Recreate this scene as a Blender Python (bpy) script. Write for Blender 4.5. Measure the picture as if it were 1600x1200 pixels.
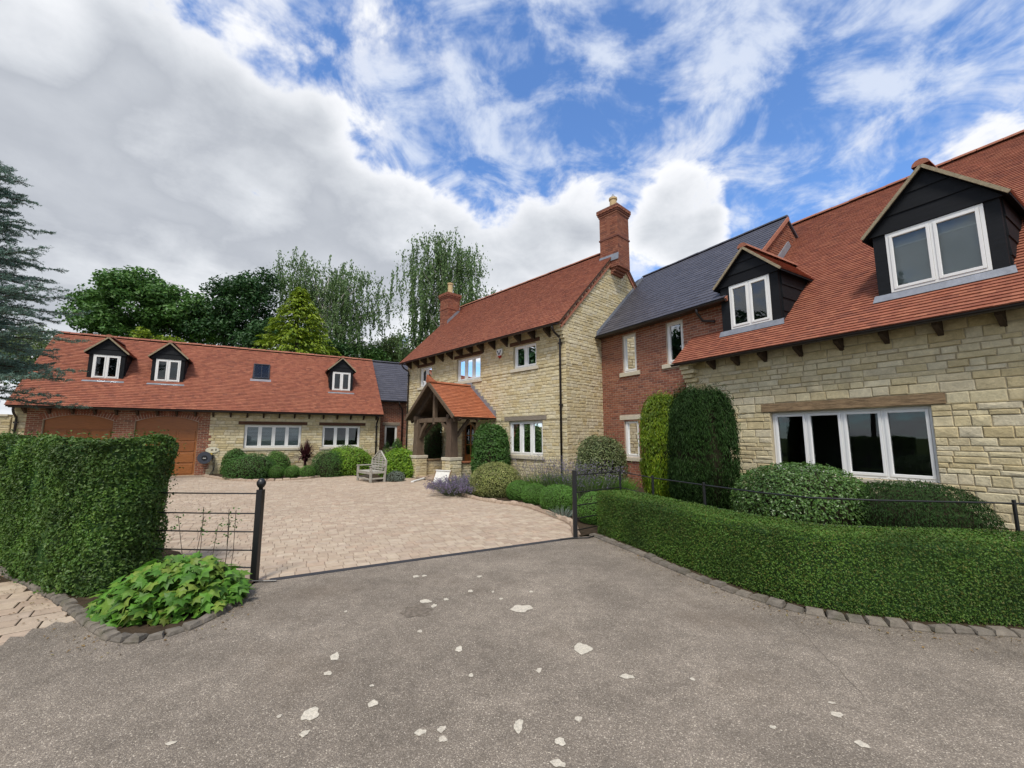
import bpy, math, random
import numpy as np
from mathutils import Matrix, Vector
R = math.radians
random.seed(7); rng = np.random.default_rng(7)
S = bpy.context.scene
for o in list(bpy.data.objects): bpy.data.objects.remove(o)
COL = S.collection
# ------------------------------------------------------------------ camera
F_PX, V_H, CAM_H = 650.0, 682.0, 1.6           # focal length and horizon of the 1600x1200 photograph
PITCH = math.atan((V_H - 600) / F_PX)
cam = bpy.data.objects.new('camera', bpy.data.cameras.new('camera')); COL.objects.link(cam)
cam.data.sensor_width = 36; cam.data.lens = 36 * F_PX / 1600
cam.data.clip_start = 0.05; cam.data.clip_end = 2000
cam.location = (0, 0, CAM_H); cam.rotation_euler = (math.pi / 2 + PITCH, 0, 0)
S.camera = cam
# ------------------------------------------------------------------ sky
SUN_EL, SUN_AZ = R(58), R(190)                 # azimuth clockwise from +Y: behind the camera
w = bpy.data.worlds.new('World'); S.world = w; w.use_nodes = True
nt = w.node_tree; nt.nodes.clear(); NN = nt.nodes.new; LK = nt.links.new
def val(x, sock):
    if isinstance(x, (int, float)): sock.default_value = x
    else: LK(x, sock)
def mth(op, a, b=0.0, c=0.0, clamp=False):
    n = NN('ShaderNodeMath'); n.operation = op; n.use_clamp = clamp
    val(a, n.inputs[0]); val(b, n.inputs[1]); val(c, n.inputs[2]); return n.outputs[0]
def mrange(x, a, b, c=0.0, d=1.0, smooth=True):
    n = NN('ShaderNodeMapRange'); n.interpolation_type = 'SMOOTHSTEP' if smooth else 'LINEAR'
    val(x, n.inputs['Value']); n.inputs['From Min'].default_value = a; n.inputs['From Max'].default_value = b
    n.inputs['To Min'].default_value = c; n.inputs['To Max'].default_value = d; return n.outputs['Result']
def pix_dir(u, v):
    x, y = (u - 800) / F_PX, (600 - v) / F_PX
    d = Vector((x, math.cos(PITCH) - math.sin(PITCH) * y, math.sin(PITCH) + math.cos(PITCH) * y)); return d
tc = NN('ShaderNodeTexCoord'); D = tc.outputs['Generated']
sp = NN('ShaderNodeSeparateXYZ'); LK(D, sp.inputs[0])
den = mth('MAXIMUM', mth('ADD', sp.outputs[2], 0.22), 0.06)
cb = NN('ShaderNodeCombineXYZ'); LK(mth('DIVIDE', sp.outputs[0], den), cb.inputs[0]); LK(mth('DIVIDE', sp.outputs[1], den), cb.inputs[1])
def noise(vec, scale, detail, rough, dist=0.0, off=(0, 0, 0)):
    mp = NN('ShaderNodeMapping'); LK(vec, mp.inputs[0]); mp.inputs['Location'].default_value = off
    n = NN('ShaderNodeTexNoise'); LK(mp.outputs[0], n.inputs['Vector']); n.inputs['Scale'].default_value = scale
    n.inputs['Detail'].default_value = detail; n.inputs['Roughness'].default_value = rough; n.inputs['Distortion'].default_value = dist
    return n.outputs['Fac']
n_big = noise(cb.outputs[0], 1.7, 6, 0.58, 0.0, (3.1, 1.7, 0))
n_fine = noise(cb.outputs[0], 5.5, 5, 0.62, 0.5, (0.4, 5.2, 0))
n_soft = noise(cb.outputs[0], 1.7, 2.5, 0.5, 0.0, (3.1, 1.7, 0))
n_puff = noise(D, 7.0, 6, 0.6, 0.0, (1.3, 0.2, 2.0))
# where the big cloud masses and the open blue stand in the sky
CLOUDS = [((120, 260), 44, .34), ((330, 330), 24, .22), ((660, 430), 19, .30), ((880, 350), 9, .24), ((1065, 345), 7.0, .46), ((1180, 520), 14, .20),
          ((440, 170), 9, .12), ((1330, 210), 17, -.03), ((1050, 110), 14, -.16), ((1560, 60), 14, .0), ((620, 70), 6, .03), ((60, 60), 9, .12),
          ((440, 10), 11, -.34), ((610, 180), 8, -.30), ((760, 120), 15, -.18), ((740, 235), 9, -.20), ((905, 235), 8.5, -.26), ((1195, 330), 5, -.30), ((950, 30), 8, -.14),
          ((1265, 290), 7, -.24), ((1240, 60), 12, -.12), ((1420, 20), 9, -.08), ((30, 30), 6, -.3), ((850, 20), 10, -.10)]
bias = None
for (u, v), rad, amp in CLOUDS:
    c = pix_dir(u, v).normalized()
    n = NN('ShaderNodeVectorMath'); n.operation = 'DOT_PRODUCT'; LK(D, n.inputs[0]); n.inputs[1].default_value = c
    t = mth('MULTIPLY', mrange(n.outputs['Value'], math.cos(R(rad)), math.cos(R(rad * .25))), amp)
    bias = t if bias is None else mth('ADD', bias, t)
behind = mrange(sp.outputs[1], 0.1, -0.5, 0.0, 0.17)       # the sky behind the camera: mostly cloud
body = mth('ADD', mth('ADD', mth('MULTIPLY', n_big, 1.15), mth('MULTIPLY', n_puff, .75)), mth('MULTIPLY', n_fine, .62))
dens = mth('ADD', mth('ADD', mth('ADD', body, -.70), mth('MULTIPLY', bias, .72)), behind)
veil = mth('MULTIPLY', mrange(mth('ADD', mth('MULTIPLY', n_fine, .65), mth('MULTIPLY', n_puff, .45)), .465, .67), .80)
cover = mth('MAXIMUM', mrange(dens, .50, .74), veil)
sky = NN('ShaderNodeTexSky'); sky.sky_type = 'NISHITA'; sky.sun_disc = False
sky.sun_elevation = SUN_EL; sky.sun_rotation = SUN_AZ; sky.altitude = 100; sky.air_density = 1.0; sky.dust_density = 0.25; sky.ozone_density = 3.0
blue = NN('ShaderNodeMix'); blue.data_type = 'RGBA'; blue.blend_type = 'MULTIPLY'; blue.inputs[0].default_value = 1.0
LK(sky.outputs[0], blue.inputs[6]); blue.inputs[7].default_value = (.68, .86, 1.06, 1)
ramp = NN('ShaderNodeValToRGB'); e = ramp.color_ramp; e.elements[0].position = .30; e.elements[0].color = (.80, .86, .96, 1); e.elements[1].position = 1.0; e.elements[1].color = (.42, .445, .49, 1)
for p, cc in ((.36, (.88, .91, .97, 1)), (.43, (.97, .98, 1.0, 1)), (.49, (.86, .88, .91, 1)), (.57, (.68, .71, .75, 1)), (.66, (.50, .53, .58, 1)), (.80, (.62, .65, .695, 1))):
    q = e.elements.new(p); q.color = cc
soft = mth('ADD', mth('ADD', mth('MULTIPLY', n_soft, 1.15), mth('MULTIPLY', bias, .80)), behind)
LK(mth('MULTIPLY', mth('ADD', mth('MULTIPLY', dens, .42), mth('MULTIPLY', soft, .58)), .62), ramp.inputs[0])
cl = NN('ShaderNodeMix'); cl.data_type = 'RGBA'; cl.blend_type = 'MULTIPLY'; cl.inputs[0].default_value = 1.0
LK(ramp.outputs[0], cl.inputs[6]); cl.inputs[7].default_value = (4.5, 4.5, 4.55, 1)
mx = NN('ShaderNodeMix'); mx.data_type = 'RGBA'; LK(cover, mx.inputs[0]); LK(blue.outputs[2], mx.inputs[6]); LK(cl.outputs[2], mx.inputs[7])
bg = NN('ShaderNodeBackground'); bg.inputs[1].default_value = 0.1; LK(mx.outputs[2], bg.inputs[0])
w.cycles.sampling_method = 'MANUAL'; w.cycles.sample_map_resolution = 512
wo = NN('ShaderNodeOutputWorld'); LK(bg.outputs[0], wo.inputs[0])
# ------------------------------------------------------------------ sun (behind thin cloud: broad and soft)
sl = bpy.data.lights.new('sun', 'SUN'); sl.energy = 1.5; sl.angle = R(14); sl.color = (1.0, .95, .87)
so = bpy.data.objects.new('sun', sl); COL.objects.link(so)
sd = Vector((math.sin(SUN_AZ) * math.cos(SUN_EL), math.cos(SUN_AZ) * math.cos(SUN_EL), math.sin(SUN_EL)))
so.rotation_euler = sd.to_track_quat('Z', 'Y').to_euler()
so.location = (0, 0, 30)
S.view_settings.view_transform = 'Standard'; S.view_settings.look = 'None'; S.view_settings.gamma = 1
S.view_settings.use_curve_mapping = False; S.view_settings.exposure = 1.20

# ------------------------------------------------------------------ helpers
def tag(o, label=None, cat=None, group=None, kind=None):
    if label: o['label'] = label
    if cat: o['category'] = cat
    if group: o['group'] = group
    if kind: o['kind'] = kind
    return o
def link(name, data, parent=None):
    o = bpy.data.objects.new(name, data); COL.objects.link(o)
    if parent is not None: o.parent = parent
    return o
def empty(name, loc=(0, 0, 0), rz=0.0):
    o = link(name, None); o.location = loc; o.rotation_euler = (0, 0, rz); o.empty_display_size = .2; return o
def at(u, v, z=0.0):                     # point at height z seen at a pixel of the photograph
    d = pix_dir(u, v); t = (z - CAM_H) / d.z; return Vector((d.x * t, d.y * t, z))
def atY(u, v, Y):                        # point at depth Y seen at a pixel
    d = pix_dir(u, v); t = Y / d.y; return Vector((d.x * t, Y, CAM_H + d.z * t))
def proj(P):                             # Nx3 world -> u, v, depth
    P = np.asarray(P, float) - [0, 0, CAM_H]
    f = math.cos(PITCH) * P[:, 1] + math.sin(PITCH) * P[:, 2]; up = -math.sin(PITCH) * P[:, 1] + math.cos(PITCH) * P[:, 2]
    f = np.where(np.abs(f) < 1e-3, 1e-3, f)
    return 800 + F_PX * P[:, 0] / f, 600 - F_PX * up / f, f
def mesh_np(name, V, polys, r=None, mat=None, smooth=False):
    """polys: list of (m,k) int arrays (all k-gons)"""
    me = bpy.data.meshes.new(name); V = np.asarray(V, np.float32)
    me.vertices.add(len(V)); me.vertices.foreach_set('co', V.ravel())
    loops = np.concatenate([p.ravel() for p in polys]).astype(np.int32)
    tot = np.concatenate([np.full(len(p), p.shape[1]) for p in polys]).astype(np.int32)
    st = np.concatenate([[0], np.cumsum(tot)[:-1]]).astype(np.int32)
    me.loops.add(len(loops)); me.loops.foreach_set('vertex_index', loops)
    me.polygons.add(len(tot)); me.polygons.foreach_set('loop_start', st)
    try: me.polygons.foreach_set('loop_total', tot)
    except Exception: pass
    if r is not None:
        a = me.attributes.new('rnd', 'FLOAT', 'POINT'); a.data.foreach_set('value', np.asarray(r, np.float32))
    me.update(calc_edges=True); me.validate()
    me.polygons.foreach_set('use_smooth', np.full(len(tot), bool(smooth)))
    if mat: me.materials.append(mat)
    return me
class MB:
    def __init__(s): s.v = []; s.f = []; s.r = []; s.n = 0
    def add(s, V, Fs, r=None):
        V = [tuple(p) for p in V]; r = random.random() if r is None else r
        s.v += V; s.r += [r] * len(V); s.f += [tuple(i + s.n for i in f) for f in Fs]; s.n += len(V); return s
    def box(s, x0, x1, y0, y1, z0, z1, r=None):
        return s.add([(x0, y0, z0), (x1, y0, z0), (x1, y1, z0), (x0, y1, z0), (x0, y0, z1), (x1, y0, z1), (x1, y1, z1), (x0, y1, z1)],
                     [(0, 3, 2, 1), (4, 5, 6, 7), (0, 1, 5, 4), (1, 2, 6, 5), (2, 3, 7, 6), (3, 0, 4, 7)], r)
    def bar(s, p, q, a, b, up=(0, 0, 1), r=None):      # beam from p to q, a across, b along up
        p, q = Vector(p), Vector(q); d = (q - p).normalized(); up = Vector(up)
        sd = d.cross(up)
        if sd.length < 1e-4: sd = d.cross(Vector((0, 1, 0)))
        sd.normalize(); u2 = sd.cross(d).normalized(); x, y = sd * a / 2, u2 * b / 2
        return s.add([p - x - y, p + x - y, p + x + y, p - x + y, q - x - y, q + x - y, q + x + y, q - x + y],
                     [(0, 3, 2, 1), (4, 5, 6, 7), (0, 1, 5, 4), (1, 2, 6, 5), (2, 3, 7, 6), (3, 0, 4, 7)], r)
    def tube(s, pts, rad, seg=8, cap=True, r=None):
        pts = [Vector(p) for p in pts]; n = len(pts)
        rad = [rad] * n if isinstance(rad, (int, float)) else rad
        V, Fs = [], []; ref = Vector((.31, .17, .93))
        for i, p in enumerate(pts):
            d = (pts[min(i + 1, n - 1)] - pts[max(i - 1, 0)]).normalized()
            a = d.cross(ref)
            if a.length < .05: a = d.cross(Vector((1, 0, 0)))
            a.normalize(); b = d.cross(a)
            for k in range(seg):
                t = 2 * math.pi * k / seg; V.append(p + (a * math.cos(t) + b * math.sin(t)) * rad[i])
        for i in range(n - 1):
            for k in range(seg):
                k2 = (k + 1) % seg; Fs.append((i * seg + k, i * seg + k2, (i + 1) * seg + k2, (i + 1) * seg + k))
        if cap: Fs.append(tuple(range(seg))[::-1]); Fs.append(tuple((n - 1) * seg + k for k in range(seg)))
        return s.add(V, Fs, r)
    def lathe(s, c, prof, seg=16, r=None):             # profile of (radius, z)
        V, Fs = [], []
        for rr, z in prof:
            for k in range(seg):
                t = 2 * math.pi * k / seg; V.append((c[0] + rr * math.cos(t), c[1] + rr * math.sin(t), c[2] + z))
        for i in range(len(prof) - 1):
            for k in range(seg):
                k2 = (k + 1) % seg; Fs.append((i * seg + k, i * seg + k2, (i + 1) * seg + k2, (i + 1) * seg + k))
        Fs.append(tuple(range(seg))[::-1]); Fs.append(tuple((len(prof) - 1) * seg + k for k in range(seg)))
        return s.add(V, Fs, r)
    def prism(s, poly, z0, z1, r=None):
        n = len(poly); V = [(p[0], p[1], z0) for p in poly] + [(p[0], p[1], z1) for p in poly]
        return s.add(V, [tuple(range(n))[::-1], tuple(range(n, 2 * n))] + [(i, (i + 1) % n, n + (i + 1) % n, n + i) for i in range(n)], r)
    def extr(s, pts, vec, r=None):                     # polygon (3D points) extruded along vec
        n = len(pts); V = [Vector(p) for p in pts] + [Vector(p) + Vector(vec) for p in pts]
        return s.add(V, [tuple(range(n)), tuple(range(n, 2 * n))[::-1]] + [(i, n + i, n + (i + 1) % n, (i + 1) % n) for i in range(n)], r)
    def mesh(s, name, mat, smooth=False):
        me = bpy.data.meshes.new(name); me.from_pydata(s.v, [], s.f)
        a = me.attributes.new('rnd', 'FLOAT', 'POINT'); a.data.foreach_set('value', np.asarray(s.r, np.float32))
        me.update(); me.materials.append(mat)
        if smooth: me.polygons.foreach_set('use_smooth', np.ones(len(me.polygons), bool))
        return me
    def build(s, name, mat, parent=None, smooth=False, bevel=0.0):
        o = link(name, s.mesh(name, mat, smooth), parent)
        if bevel:
            b = o.modifiers.new('bevel', 'BEVEL'); b.width = bevel; b.segments = 2; b.limit_method = 'ANGLE'
        return o

# ------------------------------------------------------------------ materials
M_ = {}
def newmat(name):
    m = bpy.data.materials.new(name); m.use_nodes = True; t = m.node_tree; t.nodes.clear(); M_[name] = m; return m, t
def pmat(name, cols, rough=.8, nscale=6.0, namt=.25, bump=0.0, bscale=40.0, spec=.3, metal=0.0, fine=0.0, detail=5, big=0.0, stretch=None, tint=None):
    """colour picked per piece by its own random value, broken up by world-space noise, with fine relief"""
    m, t = newmat(name); N = t.nodes.new; L = t.links.new
    b = N('ShaderNodeBsdfPrincipled'); b.inputs['Roughness'].default_value = rough; b.inputs['Specular IOR Level'].default_value = spec; b.inputs['Metallic'].default_value = metal
    out = N('ShaderNodeOutputMaterial'); L(b.outputs[0], out.inputs[0])
    g = N('ShaderNodeNewGeometry'); pos = g.outputs['Position']
    if stretch:
        mp = N('ShaderNodeMapping'); L(pos, mp.inputs[0]); mp.inputs['Scale'].default_value = stretch; pos = mp.outputs[0]
    at_ = N('ShaderNodeAttribute'); at_.attribute_name = 'rnd'
    oi = N('ShaderNodeObjectInfo')
    ad = N('ShaderNodeMath'); ad.operation = 'ADD'; L(at_.outputs['Fac'], ad.inputs[0]); L(oi.outputs['Random'], ad.inputs[1])
    fr = N('ShaderNodeMath'); fr.operation = 'FRACT'; L(ad.outputs[0], fr.inputs[0])
    rp = N('ShaderNodeValToRGB'); L(fr.outputs[0], rp.inputs[0]); el = rp.color_ramp.elements
    if len(cols) == 1: cols = [cols[0], cols[0]]
    el[0].position = 0; el[0].color = (*cols[0], 1); el[1].position = 1; el[1].color = (*cols[-1], 1)
    for i, c in enumerate(cols[1:-1]):
        q = el.new((i + 1) / (len(cols) - 1)); q.color = (*c, 1)
    colr = rp.outputs[0]
    def ns(scale, dt, rg=.6):
        n = N('ShaderNodeTexNoise'); n.inputs['Scale'].default_value = scale; n.inputs['Detail'].default_value = dt; n.inputs['Roughness'].default_value = rg; L(pos, n.inputs['Vector']); return n
    def vary(colr, fac, amt):
        mr = N('ShaderNodeMapRange'); L(fac, mr.inputs[0]); mr.inputs[1].default_value = .25; mr.inputs[2].default_value = .75
        mr.inputs[3].default_value = 1 - amt; mr.inputs[4].default_value = 1 + amt
        mm = N('ShaderNodeMix'); mm.data_type = 'RGBA'; mm.blend_type = 'MULTIPLY'; mm.inputs[0].default_value = 1
        L(colr, mm.inputs[6]); L(mr.outputs[0], mm.inputs[7]); return mm.outputs[2]
    n1 = ns(nscale, detail)
    if namt: colr = vary(colr, n1.outputs['Fac'], namt)
    if big: colr = vary(colr, ns(.45, 4).outputs['Fac'], big)
    if fine: colr = vary(colr, ns(bscale * 1.7, 3).outputs['Fac'], fine)
    if tint:                                           # weathering patches of another colour: (colour, scale, amount)
        n3 = ns(tint[1], 6, .65); mr = N('ShaderNodeMapRange'); L(n3.outputs['Fac'], mr.inputs[0]); mr.inputs[1].default_value = .52; mr.inputs[2].default_value = .72; mr.inputs[4].default_value = tint[2]
        mm = N('ShaderNodeMix'); mm.data_type = 'RGBA'; L(mr.outputs[0], mm.inputs[0]); L(colr, mm.inputs[6]); mm.inputs[7].default_value = (*tint[0], 1); colr = mm.outputs[2]
    L(colr, b.inputs['Base Color'])
    if bump:
        n2 = ns(bscale, 6); bp = N('ShaderNodeBump'); bp.inputs['Strength'].default_value = bump; bp.inputs['Distance'].default_value = .02
        L(n2.outputs['Fac'], bp.inputs['Height']); L(bp.outputs[0], b.inputs['Normal'])
    return m
def leafmat(name, cols, trans=.22, rough=.5, spec=.35, nv=.25, nsc=1.6):
    m, t = newmat(name); N = t.nodes.new; L = t.links.new
    at_ = N('ShaderNodeAttribute'); at_.attribute_name = 'rnd'
    oi = N('ShaderNodeObjectInfo'); ad = N('ShaderNodeMath'); ad.operation = 'ADD'; L(at_.outputs['Fac'], ad.inputs[0]); L(oi.outputs['Random'], ad.inputs[1])
    fr = N('ShaderNodeMath'); fr.operation = 'FRACT'; L(ad.outputs[0], fr.inputs[0])
    rp = N('ShaderNodeValToRGB'); L(fr.outputs[0], rp.inputs[0]); el = rp.color_ramp.elements
    el[0].color = (*cols[0], 1); el[1].color = (*cols[-1], 1)
    for i, c in enumerate(cols[1:-1]):
        q = el.new((i + 1) / (len(cols) - 1)); q.color = (*c, 1)
    g = N('ShaderNodeNewGeometry'); n1 = N('ShaderNodeTexNoise'); n1.inputs['Scale'].default_value = nsc; n1.inputs['Detail'].default_value = 3; L(g.outputs['Position'], n1.inputs['Vector'])
    mr = N('ShaderNodeMapRange'); L(n1.outputs['Fac'], mr.inputs[0]); mr.inputs[1].default_value = .3; mr.inputs[2].default_value = .7; mr.inputs[3].default_value = 1 - nv; mr.inputs[4].default_value = 1 + nv
    mm = N('ShaderNodeMix'); mm.data_type = 'RGBA'; mm.blend_type = 'MULTIPLY'; mm.inputs[0].default_value = 1; L(rp.outputs[0], mm.inputs[6]); L(mr.outputs[0], mm.inputs[7])
    b = N('ShaderNodeBsdfPrincipled'); L(mm.outputs[2], b.inputs['Base Color']); b.inputs['Roughness'].default_value = rough; b.inputs['Specular IOR Level'].default_value = spec
    tr = N('ShaderNodeBsdfTranslucent'); L(mm.outputs[2], tr.inputs[0])
    ms = N('ShaderNodeMixShader'); ms.inputs[0].default_value = trans; L(b.outputs[0], ms.inputs[1]); L(tr.outputs[0], ms.inputs[2])
    out = N('ShaderNodeOutputMaterial'); L(ms.outputs[0], out.inputs[0]); return m
pmat('stone', [(0.490, 0.398, 0.220), (0.563, 0.478, 0.288), (0.615, 0.539, 0.350), (0.594, 0.526, 0.374), (0.532, 0.437, 0.249), (0.646, 0.575, 0.397)], .9, 9, .2, .55, 26, .15, fine=.10, big=.07, tint=((.30, .26, .19), 2.2, .3))
pmat('mortar', [(0.455, 0.392, 0.273)], .95, 12, .15, .4, 90, .1)
pmat('brick', [(0.242, 0.096, 0.060), (0.295, 0.120, 0.074), (0.212, 0.079, 0.053), (0.330, 0.150, 0.095), (0.165, 0.070, 0.053), (0.266, 0.108, 0.064)], .88, 14, .22, .35, 80, .15)
pmat('brick_mortar', [(.44, .34, .265)], .95, 12, .15, .3, 90, .1)
pmat('tile', [(.20, .072, .047), (0.256, 0.088, 0.051), (0.288, 0.103, 0.061), (0.230, 0.077, 0.048), (0.314, 0.120, 0.070), (0.266, 0.094, 0.055)], .82, 10, .2, .3, 60, .25, big=.10, tint=((.17, .075, .055), 1.1, .16))
pmat('tile_bright', [(0.348, 0.116, 0.054), (0.391, 0.134, 0.063), (0.317, 0.102, 0.049), (0.422, 0.152, 0.075)], .82, 10, .18, .3, 60, .25, tint=((.22, .10, .06), 3, .4))
pmat('ridge', [(0.313, 0.124, 0.078), (0.356, 0.155, 0.102), (0.281, 0.106, 0.072)], .85, 10, .2, .3, 60, .2)
pmat('slate', [(.052, .051, .066), (.063, .062, .079), (.046, .045, .058), (.072, .070, .086)], .55, 10, .18, .25, 50, .45)
pmat('verge_mortar', [(.30, .25, .17)], .95, 14, .25, .4, 60, .1)
pmat('white', [(.78, .78, .76)], .4, 3, .03, 0, 10, .45)
pmat('black_board', [(.0065, .0075, .0095), (.009, .0105, .013), (.0055, .006, .008)], .65, 5, .3, .3, 30, .2, stretch=(1, 1, 6))
pmat('oak', [(0.116, 0.083, 0.056), (0.136, 0.099, 0.069), (0.099, 0.069, 0.050)], .85, 9, .3, .5, 30, .15, stretch=(3, 3, .6))
pmat('oak_dark', [(.055, .038, .028), (.07, .05, .036)], .8, 9, .3, .4, 30, .2)
pmat('lintel', [(.27, .185, .105), (.30, .21, .125)], .85, 5, .5, .7, 14, .15, stretch=(1, 1, 7), fine=.25, tint=((.09, .06, .04), 3.5, .8))
pmat('lintel_dark', [(.085, .042, .026), (.10, .05, .03)], .8, 7, .25, .4, 30, .2)
pmat('lintel_grey', [(.23, .195, .155)], .85, 7, .25, .4, 30, .2, stretch=(1, 1, 5))
pmat('sill', [(.52, .47, .36), (.56, .51, .41)], .9, 10, .12, .2, 50, .15)
pmat('door', [(0.260, 0.086, 0.018), (0.300, 0.105, 0.024), (0.230, 0.074, 0.016)], .38, 5, .25, .15, 30, .5, stretch=(1, 1, 8))
pmat('lead', [(.24, .255, .285)], .5, 6, .2, .2, 20, .45, metal=.3)
pmat('black', [(.010, .010, .011)], .38, 6, .15, 0, 10, .5)
pmat('gutter', [(.016, .012, .012)], .35, 6, .1, 0, 10, .5)
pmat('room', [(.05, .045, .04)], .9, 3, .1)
pmat('curtain', [(.55, .53, .48), (.60, .58, .53)], .9, 3, .05)
pmat('blind', [(.62, .63, .64), (.56, .57, .58)], .6, 3, .04)
pmat('paver', [(0.378, 0.292, 0.215), (0.432, 0.347, 0.259), (0.346, 0.264, 0.198), (0.464, 0.380, 0.286), (0.389, 0.308, 0.237), (0.410, 0.308, 0.226)], .9, 9, .16, .35, 70, .15, big=.12, fine=.08, tint=((.20, .15, .11), .9, .35))
pmat('paver_joint', [(.27, .21, .16)], .95, 30, .3, .4, 90, .1)
pmat('sett', [(.15, .132, .108), (.185, .16, .13), (.125, .11, .092), (.165, .145, .12)], .9, 14, .3, .6, 40, .15, tint=((.08, .085, .04), 5, .5))
pmat('edging', [(.36, .27, .20), (.40, .31, .23), (.33, .24, .18)], .9, 14, .2, .4, 40, .15)
pmat('soil', [(.055, .040, .026)], .95, 12, .4, .8, 30, .05)
pmat('ground', [(.06, .085, .025)], .95, 1.2, .3, .4, 12, .05)
pmat('drain', [(.035, .035, .040)], .6, 12, .2, .2, 60, .3)
pmat('stain', [(.50, .455, .37), (.55, .50, .41), (.46, .41, .335)], .9, 60, .28, .3, 120, .1, fine=.35)
pmat('oil', [(.165, .138, .110)], .9, 30, .5, .4, 120, .1)
pmat('teak', [(.34, .32, .275), (.39, .37, .32), (.30, .28, .24)], .85, 10, .2, .3, 40, .15)
pmat('pot', [(.50, .37, .20)], .85, 9, .15, .2, 30, .2)
pmat('bark', [(.07, .055, .042), (.09, .07, .052)], .95, 8, .3, .6, 20, .1)
pmat('birch_bark', [(.36, .34, .30)], .9, 8, .4, .4, 20, .1, stretch=(1, 1, .3))
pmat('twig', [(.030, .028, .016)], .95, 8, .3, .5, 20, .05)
pmat('render_wall', [(.52, .50, .45)], .9, 5, .1, .2, 30, .1)
pmat('reel', [(.045, .05, .065)], .5, 5, .1, 0, 10, .4)
pmat('plaque', [(.62, .59, .46)], .6, 9, .1, 0, 10, .3)
pmat('yellow', [(.55, .38, .04)], .5, 9, .1)
pmat('red', [(.42, .03, .02)], .5, 9, .1)
pmat('board_white', [(.68, .67, .62)], .7, 9, .1)
pmat('terracotta', [(.32, .13, .07)], .9, 9, .2, .2, 30, .1)
def glass_mat():
    m, t = newmat('glass'); N = t.nodes.new; L = t.links.new
    tr = N('ShaderNodeBsdfTransparent'); tr.inputs[0].default_value = (.80, .84, .84, 1)
    gl = N('ShaderNodeBsdfGlossy'); gl.inputs['Roughness'].default_value = .012; gl.inputs[0].default_value = (.95, .97, 1, 1)
    fr = N('ShaderNodeFresnel'); fr.inputs[0].default_value = 1.50
    n = N('ShaderNodeTexNoise'); n.inputs['Scale'].default_value = 1.3; bp = N('ShaderNodeBump'); bp.inputs['Strength'].default_value = .02; L(n.outputs['Fac'], bp.inputs['Height']); L(bp.outputs[0], gl.inputs['Normal'])
    ms = N('ShaderNodeMixShader'); L(fr.outputs[0], ms.inputs[0]); L(tr.outputs[0], ms.inputs[1]); L(gl.outputs[0], ms.inputs[2])
    o = N('ShaderNodeOutputMaterial'); L(ms.outputs[0], o.inputs[0])
glass_mat()
def tarmac_mat():
    m, t = newmat('tarmac'); N = t.nodes.new; L = t.links.new
    b = N('ShaderNodeBsdfPrincipled'); b.inputs['Roughness'].default_value = .9; b.inputs['Specular IOR Level'].default_value = .2
    g = N('ShaderNodeNewGeometry')
    vo = N('ShaderNodeTexVoronoi'); vo.inputs['Scale'].default_value = 185; L(g.outputs['Position'], vo.inputs['Vector'])
    sx = N('ShaderNodeSeparateColor'); L(vo.outputs['Color'], sx.inputs[0])
    rp = N('ShaderNodeValToRGB'); L(sx.outputs[0], rp.inputs[0]); el = rp.color_ramp.elements
    el[0].color = (0.147, 0.122, 0.098, 1); el[1].color = (0.555, 0.487, 0.389, 1)
    for p, c in ((.30, (0.176, 0.148, 0.119)), (.62, (0.223, 0.188, 0.149)), (.86, (0.278, 0.236, 0.188)), (.96, (0.371, 0.318, 0.255))):
        q = el.new(p); q.color = (*c, 1)
    col = rp.outputs[0]
    for sc, amt, dt in ((.35, .24, 4), (1.7, .20, 6), (9, .14, 5)):
        n = N('ShaderNodeTexNoise'); n.inputs['Scale'].default_value = sc; n.inputs['Detail'].default_value = dt; n.inputs['Roughness'].default_value = .65; L(g.outputs['Position'], n.inputs['Vector'])
        mr = N('ShaderNodeMapRange'); L(n.outputs['Fac'], mr.inputs[0]); mr.inputs[1].default_value = .3; mr.inputs[2].default_value = .7; mr.inputs[3].default_value = 1 - amt; mr.inputs[4].default_value = 1 + amt
        mm = N('ShaderNodeMix'); mm.data_type = 'RGBA'; mm.blend_type = 'MULTIPLY'; mm.inputs[0].default_value = 1; L(col, mm.inputs[6]); L(mr.outputs[0], mm.inputs[7]); col = mm.outputs[2]
    # brown leaf-mould patches
    n = N('ShaderNodeTexNoise'); n.inputs['Scale'].default_value = .8; n.inputs['Detail'].default_value = 6; L(g.outputs['Position'], n.inputs['Vector'])
    mr = N('ShaderNodeMapRange'); L(n.outputs['Fac'], mr.inputs[0]); mr.inputs[1].default_value = .55; mr.inputs[2].default_value = .8; mr.inputs[4].default_value = .5
    mm = N('ShaderNodeMix'); mm.data_type = 'RGBA'; L(mr.outputs[0], mm.inputs[0]); L(col, mm.inputs[6]); mm.inputs[7].default_value = (.13, .095, .065, 1); col = mm.outputs[2]
    L(col, b.inputs['Base Color'])
    bp = N('ShaderNodeBump'); bp.inputs['Strength'].default_value = .55; bp.inputs['Distance'].default_value = .008; L(vo.outputs['Distance'], bp.inputs['Height']); bp.invert = True; L(bp.outputs[0], b.inputs['Normal'])
    o = N('ShaderNodeOutputMaterial'); L(b.outputs[0], o.inputs[0])
tarmac_mat()
leafmat('lf_hedge', [(0.050, 0.113, 0.017), (0.078, 0.157, 0.022), (0.034, 0.081, 0.014), (0.112, 0.184, 0.032), (0.062, 0.130, 0.018)], nv=.4, nsc=2.6)
leafmat('lf_box', [(0.042, 0.102, 0.012), (0.062, 0.137, 0.016), (0.092, 0.162, 0.022), (0.050, 0.113, 0.013), (0.117, 0.116, 0.022)], .15, .55, .3, nv=.35, nsc=1.9)
leafmat('lf_dark', [(.017, .042, .010), (.025, .058, .013), (.034, .072, .016), (.020, .047, .011)], .18, .6, .15)
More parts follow.
